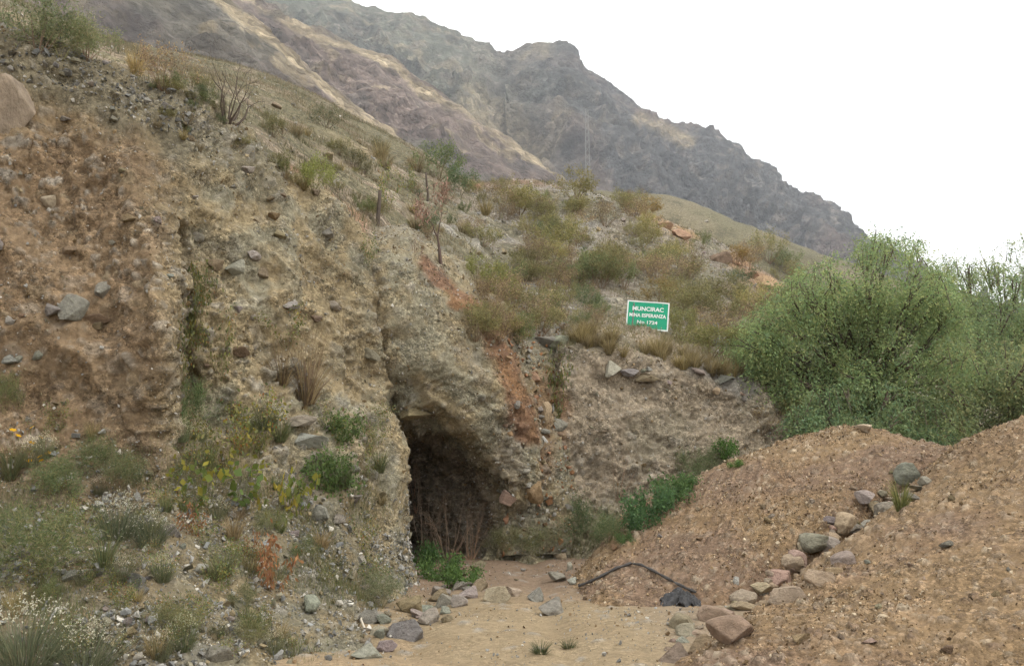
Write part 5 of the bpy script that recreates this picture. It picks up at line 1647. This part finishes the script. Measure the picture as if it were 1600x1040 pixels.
# ------------------------------------------------------------------ the pepper trees behind the heap
def pepper_tree(name, label, base_px, base_py, Y, clumps, n_spray, tint, dens=1.0, seed=0, trunk_r=0.16):
    """clumps: (px, py, Y, radius m, density). Limbs run from the trunk to every clump; pendulous sprays hang from it."""
    r = random.Random(seed)
    g = np.random.default_rng(seed)
    root = Vector(P(base_px, base_py, Y))
    lo, _ = drop(root.x, root.y)
    if lo is not None:
        root.z = min(root.z, lo.z) - 0.1
    e = bpy.data.objects.new(name, None)
    COL.objects.link(e)
    e.location = root
    tag(e, label, 'tree', 'trees behind the earth heap')
    bag = Bag()
    fork = Vector((0.1, 0, 0.9))
    bag.tube([(0, 0, -0.3), (0.05, 0.02, 0.4), fork], [trunk_r * 1.25, trunk_r, trunk_r * 0.9], (0.11, 0.085, 0.065), 8)
    cen, cr, cden = [], [], []
    for (px, py, cy, rad, dn) in clumps:
        c = Vector(P(px, py, cy)) - root
        mid = fork.lerp(c, 0.5) + Vector((r.gauss(0, 0.15), r.gauss(0, 0.15), 0.25))
        if rad < 0.24:
            mid = c - Vector((r.gauss(0, 0.1), r.gauss(0, 0.1), 0.45))
            bag.tube([mid, mid.lerp(c, 0.5), c], [0.012, 0.008, 0.004], (0.12, 0.10, 0.07), 4)
            cen.append(c[:])
            cr.append(rad)
            cden.append(dn)
            continue
        bag.tube([fork, fork.lerp(mid, 0.5) + Vector((0, 0, 0.1)), mid, mid.lerp(c, 0.6), c], [trunk_r * 0.4, trunk_r * 0.28, trunk_r * 0.17, trunk_r * 0.08, 0.006], (0.11, 0.085, 0.065), 5)
        for _ in range(4):
            d = Vector((r.gauss(0, 1), r.gauss(0, 1), r.gauss(0.3, 0.6))).normalized() * rad
            bag.tube([mid.lerp(c, 0.6), c + d * 0.4, c + d * 0.95], [0.02, 0.012, 0.004], (0.12, 0.09, 0.07), 4)
        cen.append(c[:])
        cr.append(rad)
        cden.append(dn)
    t = link('trunk', bag.mesh('trunk', M_BARK), e)
    t.color = (1, 1, 1, 1)
    cen, cr, cden = np.array(cen), np.array(cr), np.array(cden)
    pk = cr ** 2 * cden
    k = g.choice(len(cen), size=n_spray, p=pk / pk.sum())
    d = g.normal(size=(n_spray, 3))
    d /= np.linalg.norm(d, axis=1, keepdims=True)
    start = cen[k] + d * (cr[k] * g.uniform(0.25, 1.05, n_spray) ** 0.6)[:, None]
    out = d * np.array([1, 1, 0.4])
    V, C = [], []
    shade = g.uniform(0.7, 1.35, n_spray)
    cols = np.array([[0.20, 0.255, 0.115], [0.235, 0.275, 0.13], [0.165, 0.225, 0.12], [0.28, 0.29, 0.135]])
    ck = cols[g.integers(0, 4, n_spray)] * shade[:, None]
    L = g.uniform(0.2, 0.55, n_spray)
    M = 6
    drift = g.normal(0, 0.45, (n_spray, 3))
    for j in range(M):
        s = (j + 0.5) / M
        p = start + out * (0.35 * L * s)[:, None] + (np.array([0, 0, -0.75]) + drift) * (L * s ** 1.2)[:, None]
        ld = out * 0.5 + g.normal(0, 0.65, (n_spray, 3)) + np.array([0, 0, -0.45])
        ld /= np.linalg.norm(ld, axis=1, keepdims=True)
        sd_ = np.cross(ld, g.normal(size=(n_spray, 3)))
        sd_ /= np.linalg.norm(sd_, axis=1, keepdims=True)
        ll = (0.068 * g.uniform(0.6, 1.3, (n_spray, 1)))
        ww = ll * 0.19
        V.append(np.stack([p, p + ld * ll * 0.5 + sd_ * ww, p + ld * ll, p + ld * ll * 0.5 - sd_ * ww], 1))
        C.append(np.repeat((ck * g.uniform(0.85, 1.15, (n_spray, 1)))[:, None], 4, axis=1))
    V, C = np.concatenate(V).reshape(-1, 3), np.concatenate(C).reshape(-1, 3)
    f = (np.arange(len(V) // 4) * 4)[:, None] + np.array([0, 1, 2, 3])
    cw = link('crown', np_mesh('crown', V, f, C, False, M_LEAF), e)
    cw.color = (*tint, 1)
    cw['kind'] = 'stuff'
    return e


def fill_clumps(outline_top, outline_bot, n, Y0, Y1, rad, seed, dtop=0.35):
    """clump centres spread through the crown between its upper and lower outline (px, py)"""
    r = random.Random(seed)
    xt, yt = zip(*outline_top)
    xb, yb = zip(*outline_bot)
    out = []
    for i in range(n):
        px = r.uniform(xt[0], xt[-1])
        a, b = np.interp(px, xt, yt) + 20 * math.sin(px * 0.061 + seed) + 13 * math.sin(px * 0.17) + r.gauss(0, 8), np.interp(px, xb, yb)
        f = r.random()
        py = a + (b - a) * f
        out.append((px, py, r.uniform(Y0, Y1), rad * r.uniform(0.7, 1.3), 1.0 if f > 0.15 else dtop))
    for i in range(int(n * 0.45)):            # loose sprigs standing out of the crown
        px = r.uniform(xt[0], xt[-1])
        out.append((px, np.interp(px, xt, yt) - r.uniform(2, 24), r.uniform(Y0, Y1), rad * r.uniform(0.3, 0.55), dtop * 0.8))
    return out


main_top = [(1160, 560), (1185, 500), (1230, 452), (1290, 425), (1340, 412), (1375, 392), (1420, 390), (1450, 420), (1480, 465), (1505, 530)]
main_bot = [(1165, 600), (1230, 640), (1300, 680), (1400, 700), (1505, 690)]
pepper_tree('pepper_tree', 'broad dense green drooping tree behind the earth heap', 1330, 700, 19.5,
            fill_clumps(main_top, main_bot, 85, 18.6, 21.0, 0.42, 3, 0.6) + fill_clumps(main_top, main_bot, 75, 17.4, 18.6, 0.36, 33, 0.6), 24000, (1.2, 1.27, 1.15), seed=21)
airy = [(1455, 470), (1475, 425), (1500, 410), (1520, 440), (1535, 420), (1560, 430), (1575, 392), (1600, 390), (1640, 392), (1700, 450)]
airy_bot = [(1455, 540), (1520, 580), (1600, 620), (1700, 650)]
pepper_tree('pepper_tree', 'thinner airy tree with sky showing through at the edge', 1570, 700, 23.0,
            fill_clumps(airy, airy_bot, 90, 21, 24.5, 0.46, 5, 0.7), 15000, (1.2, 1.26, 1.25), seed=22, trunk_r=0.06)
low = [(1480, 560), (1540, 545), (1600, 560), (1720, 560)]
low_bot = [(1480, 690), (1540, 680), (1600, 660), (1720, 640)]
pepper_tree('pepper_tree', 'low bushy tree right above the crest of the earth bank', 1570, 690, 18.0,
            fill_clumps(low, low_bot, 60, 16.8, 19.0, 0.42, 6, 0.8), 8200, (1.15, 1.12, 1.1), seed=23, trunk_r=0.06)
sh = [(1250, 640), (1290, 615), (1330, 620), (1400, 640), (1470, 650)]
sh_bot = [(1250, 665), (1300, 685), (1400, 700), (1470, 700)]
pepper_tree('leafy_shrub', 'dark blue-green shrub under the broad tree', 1340, 705, 17.3,
            fill_clumps(sh, sh_bot, 22, 16.6, 17.6, 0.34, 7, 0.9), 3000, (0.95, 1.08, 1.1), seed=24, trunk_r=0.05)

# ------------------------------------------------------------------ the green sign
M_SGREEN = mat_plain('sign_green', (0.002, 0.33, 0.175), 0.5, 0.12, 6, 0.4)
M_SWHITE = mat_plain('sign_white', (0.74, 0.78, 0.76), 0.5, 0.06, 9, 0.4)
M_STEEL = mat_plain('post_steel', (0.16, 0.16, 0.155), 0.6, 0.3, 14, 0.4)
YS = 19.6
sc0 = Vector(P(1012, 493, YS))
lo, _ = drop(sc0.x, sc0.y)
sign = bpy.data.objects.new('sign', None)
COL.objects.link(sign)
sign.location = sc0
sign.rotation_euler = (math.radians(-4), math.radians(5.5), math.radians(-4))
tag(sign, 'green rectangular sign with white lettering above the pale outcrop', 'sign')
SW, SH = 66 * YS / F, 46 * YS / F


def sign_y(x):
    return -0.018 * math.sin(x / SW * 5.0) + 0.02 * (x / SW) ** 2      # the sheet is slightly buckled


def sheet(name, polys_xz, y_off, mat, thick, parent):
    """a thin buckled plate cut to a rectangle"""
    (x0, z0, x1, z1) = polys_xz
    n = max(2, int((x1 - x0) / 0.04))
    V, Fc = [], []
    for j in range(n + 1):
        x = x0 + (x1 - x0) * j / n
        for z in (z0, z1):
            for yy in (0, thick):
                V.append((x, sign_y(x) + y_off + yy, z))
    for j in range(n):
        a, b = j * 4, j * 4 + 4
        Fc += [(a, a + 2, b + 2, b), (a + 1, b + 1, b + 3, a + 3), (a, b, b + 1, a + 1), (a + 2, a + 3, b + 3, b + 2)]
    Fc += [(0, 1, 3, 2), (n * 4, n * 4 + 2, n * 4 + 3, n * 4 + 1)]
    me = bpy.data.meshes.new(name)
    me.from_pydata(V, [], Fc)
    me.materials.append(mat)
    return link(name, me, parent)


panel = sheet('panel', (-SW / 2, -SH / 2, SW / 2, SH / 2), 0.0, M_SGREEN, 0.004, sign)
bw = 0.028
for rect in ((-SW / 2, SH / 2 - bw, SW / 2, SH / 2), (-SW / 2, -SH / 2, SW / 2, -SH / 2 + bw), (-SW / 2, -SH / 2 + bw, -SW / 2 + bw, SH / 2 - bw), (SW / 2 - bw, -SH / 2 + bw, SW / 2, SH / 2 - bw)):
    sheet('border', rect, -0.004, M_SWHITE, 0.003, panel)


def lettering(text, width, height, z, x=0.0, bold=0.012):
    cu = bpy.data.curves.new('lettering', 'FONT')
    cu.body = text
    cu.align_x = 'CENTER'
    cu.align_y = 'CENTER'
    cu.size = 1.0
    cu.offset = bold
    cu.extrude = 0.0
    tmp = bpy.data.objects.new('tmp_text', cu)
    COL.objects.link(tmp)
    bpy.context.view_layer.update()
    me = bpy.data.meshes.new_from_object(tmp)
    bpy.data.objects.remove(tmp)
    co = np.empty(len(me.vertices) * 3)
    me.vertices.foreach_get('co', co)
    co = co.reshape(-1, 3)
    mn, mx = co.min(axis=0), co.max(axis=0)
    out = np.empty_like(co)
    out[:, 0] = (co[:, 0] - (mn[0] + mx[0]) / 2) / (mx[0] - mn[0]) * width + x
    out[:, 2] = (co[:, 1] - (mn[1] + mx[1]) / 2) / (mx[1] - mn[1]) * height + z
    out[:, 1] = [sign_y(v) - 0.006 for v in out[:, 0]]
    me.vertices.foreach_set('co', out.astype(np.float32).ravel())
    me.materials.clear()
    me.materials.append(M_SWHITE)
    me.update()
    o = link('lettering', me, panel)
    return o


lettering('MUNCIRAC', SW * 0.74, SH * 0.15, SH * 0.23, 0.0, 0.03)
lettering('MINA ESPERANZA', SW * 0.87, SH * 0.13, 0.0, 0.0, 0.03)
lettering('No 1724', SW * 0.48, SH * 0.12, -SH * 0.24, 0.0, 0.03)
M_BOLT = mat_plain('bolt_steel', (0.28, 0.28, 0.27), 0.5, 0.2, 30, 0.5)
for bx_ in (-0.32, 0.32):
    for bz_ in (-SH * 0.40, SH * 0.40):
        yb = sign_y(bx_)
        bag = Bag()
        bag.tube([(bx_, yb - 0.012, bz_), (bx_, yb + 0.03, bz_)], [0.012, 0.012], (1, 1, 1), 6)
        bag.tube([(bx_, yb - 0.0125, bz_), (bx_, yb - 0.012, bz_)], [0.0005, 0.012], (1, 1, 1), 6)
        link('bolt', bag.mesh('bolt', M_BOLT), sign)
gz_ = (lo.z if lo is not None else sc0.z - 1) - sc0.z
for sx in (-0.32, 0.32):
    bag = Bag()
    bag.tube([(sx, 0.035, SH * 0.42), (sx, 0.035, gz_ - 0.35)], [0.022, 0.022], (1, 1, 1), 8)
    me = bag.mesh('post', M_STEEL)
    link('post', me, sign)

# ------------------------------------------------------------------ posts on the slopes
M_WOOD = mat_plain('weathered_wood', (0.10, 0.08, 0.065), 0.9, 0.4, 12, 0.1)
M_POST = mat_plain('grey_post', (0.22, 0.22, 0.215), 0.85, 0.3, 10, 0.2)


def wooden_post(px, py, h, wpx, name, label, mat, lean):
    loc, _ = hit(px, py)
    s = loc.y / F
    bag = Bag()
    H, W = h * s, wpx * s * 0.5
    bag.tube([(0, 0, -0.25), (0.01, 0, H * 0.3), (lean * H * 0.6, 0.01, H * 0.65), (lean * H, 0, H), (lean * H, 0, H + 0.005)], [W, W * 0.95, W * 0.9, W * 0.8, 0.002], (1, 1, 1), 7)
    o = link(name, bag.mesh(name, mat))
    o.location = loc
    return tag(o, label, 'post')


wooden_post(590, 352, 58, 7, 'wooden_post', 'short dark wooden post on the slope above the adit', M_WOOD, 0.05)
wooden_post(668, 318, 52, 4, 'wooden_pole', 'thin dark pole behind the thorn tree', M_WOOD, -0.06)
wooden_post(1119, 540, 36, 12, 'concrete_post', 'stubby grey post between sign and tree', M_POST, 0.02)

# a slim lattice mast beyond the hill crest
bag = Bag()
mb = Vector(P(918, 330, 72))
mt = P(918, 172, 72)[2] - mb.z
W0 = 0.32
for k in range(3):
    a = 2 * math.pi * k / 3
    bag.tube([(W0 * math.cos(a), W0 * math.sin(a), -1.5), (W0 * 0.5 * math.cos(a), W0 * 0.5 * math.sin(a), mt)], [0.035, 0.022], (1, 1, 1), 4)
for j in range(14):
    z0, z1 = mt * j / 14, mt * (j + 1) / 14
    q0, q1 = W0 * (1 - 0.5 * j / 14), W0 * (1 - 0.5 * (j + 1) / 14)
    for k in range(3):
        a, b = 2 * math.pi * k / 3, 2 * math.pi * (k + 1) / 3
        bag.tube([(q0 * math.cos(a), q0 * math.sin(a), z0), (q1 * math.cos(b), q1 * math.sin(b), z1)], [0.016, 0.016], (1, 1, 1), 4)
M_MAST = mat_plain('galvanised_mast', (0.30, 0.31, 0.31), 0.6, 0.1, 2, 0.3)
o = link('lattice_mast', bag.mesh('lattice_mast', M_MAST))
o.location = mb
tag(o, 'slim grey lattice mast rising behind the hill crest', 'mast')

# ------------------------------------------------------------------ black hose and plastic on the heap
M_HOSE = mat_plain('black_hose', (0.075, 0.07, 0.066), 0.85, 0.6, 9, 0.2)
pts = []
for (px, py) in ((906, 918), (922, 912), (940, 903), (962, 891), (985, 883), (1002, 886), (1025, 897), (1050, 911), (1072, 922), (1088, 928)):
    loc, nor = hit(px, py)
    pts.append(Vector(loc) + nor * 0.02 + Vector((0, 0, 0.012)))
dense = []
for i in range(len(pts) - 1):
    for j in range(4):
        dense.append(pts[i].lerp(pts[i + 1], j / 4))
dense.append(pts[-1])
bag = Bag()
bag.tube(dense, [0.017 + 0.004 * math.sin(i * 1.7) for i in range(len(dense))], (1, 1, 1), 7)
o = link('hose', bag.mesh('hose', M_HOSE))
tag(o, 'dusty black hose bent in an arch over the foot of the heap', 'hose')

loc, nor = hit(1066, 940)
S = 46
u = np.linspace(-1, 1, S)
gx, gy = np.meshgrid(u, u)
pl = np.stack([gx.ravel(), gy.ravel(), np.zeros(S * S)], 1)
rag = 1 - 0.25 * fbm(pl, 0.5, 3, 800)
ang = np.arctan2(pl[:, 1], pl[:, 0])
rad_ = np.maximum(np.abs(pl[:, 0]), np.abs(pl[:, 1]))
ragged = 1 + 0.45 * fbm(np.stack([np.cos(ang), np.sin(ang), 0 * ang], 1) * 1.0, 0.35, 3, 803)
hx, hy = np.cos(ang) * rad_ * 0.24 * ragged, np.sin(ang) * rad_ * 0.17 * ragged
hh = 0.07 * np.exp(-(pl[:, 0] ** 2 + pl[:, 1] ** 2) * 1.6) + 0.075 * fbm(pl, 0.4, 4, 801, ridged=True) + 0.02 * fbm(pl, 0.15, 2, 802)
verts = []
for x, y, z in zip(hx, hy, hh):
    g_, _ = drop(loc.x + x, loc.y + y)
    verts.append((x, y, (g_.z - loc.z if g_ is not None else 0) + max(-0.03, z - 0.06 * math.hypot(x / 0.24, y / 0.17) ** 4 * 0.5)))
M_PLASTIC = mat_plain('black_plastic', (0.05, 0.05, 0.052), 0.7, 0.6, 14, 0.3)
me = np_mesh('plastic_sheet', np.array(verts), grid_faces(S, S), None, True, M_PLASTIC)
o = link('plastic_sheet', me)
o.location = loc
tag(o, 'crumpled black plastic sheet at the end of the hose', 'plastic sheet')

# a bleached stick by the stones of the track
loc, nor = hit(570, 985)
loc2, nor2 = hit(560, 966)
bag = Bag()
bag.tube([Vector(loc) + nor * 0.02, (Vector(loc) + Vector(loc2)) * 0.5 + nor * 0.05, Vector(loc2) + nor2 * 0.04], [0.014, 0.012, 0.008], (1, 1, 1), 6)
o = link('stick', bag.mesh('stick', mat_plain('bleached_wood', (0.5, 0.45, 0.36), 0.8, 0.2, 20, 0.2)))
tag(o, 'short bleached stick on the rubble beside the track', 'stick')

# ------------------------------------------------------------------ labels that single out the repeats
MARKS = [(px, py, lab) for px, py, lab in (
    (112, 482, 'blue-grey slab'), (14, 128, 'big pinkish boulder'), (367, 417, 'square grey stone in the bluff'), (76, 306, 'rounded tan bluff stone'), (280, 500, 'crevice'), (200, 118, 'bluff rim bend'),
    (485, 684, 'whitish scree stone'), (503, 801, 'grey-green scree stone'), (315, 890, 'whitish lower scree stone'), (345, 1016, 'round grey bottom stone'), (222, 815, 'slate-blue stone'), (128, 896, 'flat bluish stone'),
    (292, 640, 'dense feathery bush'), (92, 750, 'bush under the yellow flowers'), (62, 860, 'largest feathery bush'), (40, 1000, 'corner white-flower clump'), (425, 890, 'orange withered plant'),
    (636, 986, 'large blue-grey track stone'), (572, 1020, 'pale flat-topped stone'), (776, 930, 'tan angular track stone'), (865, 949, 'nearer round track stone'), (600, 930, 'grey-green grass bush'), (700, 890, 'bright green clump'),
    (478, 580, 'clump of dead stalks'), (452, 474, 'flat pale bluff stone'), (352, 140, 'bare thorny shrub'), (255, 105, 'round grey-brown shrub'), (510, 185, 'dark olive shrub'), (490, 270, 'yellow-green rim shrub'),
    (590, 325, 'short wooden post'), (690, 350, 'thorn tree'), (690, 255, 'skyline green shrub'), (866, 375, 'wide yellowish shrub'), (900, 290, 'crest shrub'), (942, 316, 'pale slanting slab'), (921, 475, 'dark green shrub'),
    (1012, 493, 'green sign'), (1119, 520, 'stubby grey post'), (1126, 401, 'dark brown boulder'), (1116, 460, 'round olive shrub'), (1198, 443, 'orange slope rock'), (1050, 355, 'orange crest earth'), (780, 440, 'yellow-green gully shrub'),
    (850, 640, 'tall ochre gully stone'), (834, 586, 'orange gully stone'), (833, 757, 'orange upright stone'), (876, 534, 'white gully-top stone'), (956, 571, 'white outcrop stone'), (1132, 592, 'dark outcrop stone'),
    (1422, 740, 'large grey line stone'), (1272, 843, 'big brown-grey flat stone'), (1346, 849, 'orange-tan block'), (1236, 926, 'largest pink boulder'), (1148, 988, 'long brown boulder'), (1072, 970, 'olive-brown stone'), (1350, 669, 'tan crest stone'),
    (985, 883, 'arched hose'), (1066, 935, 'black plastic'), (1482, 850, 'small dark bank stone'), (1358, 1002, 'pale bank chip'), (1034, 775, 'leafy heap clumps'), (740, 460, 'rust streak'))]
NTH = ['first', 'second', 'third', 'fourth', 'fifth', 'sixth', 'seventh', 'eighth', 'ninth', 'tenth', 'eleventh', 'twelfth', 'thirteenth', 'fourteenth', 'fifteenth', 'sixteenth', 'seventeenth', 'eighteenth', 'nineteenth', 'twentieth', 'twenty-first', 'twenty-second']
CORE = [('loose stone lying among weeds on the scree', 'loose scree stone'), ('loose stone in the strip of rubble along the track', 'loose rubble stone'), ('small stone sticking out of the bluff face', 'small bluff stone'),
        ('grey shaly stone along the upper rim of the bluff', 'grey shaly rim stone'), ('small stone packed between the larger ones in the line', 'small packed line stone'), ('pale stone strewn on the grey shrub slope', 'pale slope stone'),
        ('small leafless grey-brown shrub on the grey slope', 'grey-brown leafless shrub'), ('straw-coloured grass tuft on top of the outcrop', 'straw grass tuft')]
CORE = dict(CORE)
bins = {}
for ob, px, py, lab in REPEATS:
    if ob is None:
        continue
    mx_, my_, nm = min(MARKS, key=lambda m: (m[0] - px) ** 2 + (m[1] - py) ** 2)
    dx, dy = px - mx_, py - my_
    rel = ('right of' if dx > 0 else 'left of') if abs(dx) > abs(dy) else ('below' if dy > 0 else 'above')
    core = CORE.get(lab) or lab.split(' on the')[0].split(' growing')[0].split(' in the')[0].split(' along')[0]
    bins.setdefault((core, rel, nm), []).append((math.hypot(dx, dy), ob))
for (core, rel, nm), lst in bins.items():
    lst.sort(key=lambda t: t[0])
    for i, (_, ob) in enumerate(lst):
        ob['label'] = ('nearest ' if i == 0 else NTH[min(i, 21)] + ' nearest ') + core + ' ' + rel + ' the ' + nm
FLOWERS = sorted([f for f in FLOWERS if f[0] is not None], key=lambda f: f[2] * 3 + f[1])
for i, (ob, px, py) in enumerate(FLOWERS):
    ob['label'] = NTH[i] + ' yellow-orange flower counted from the top of the patch on the bluff'
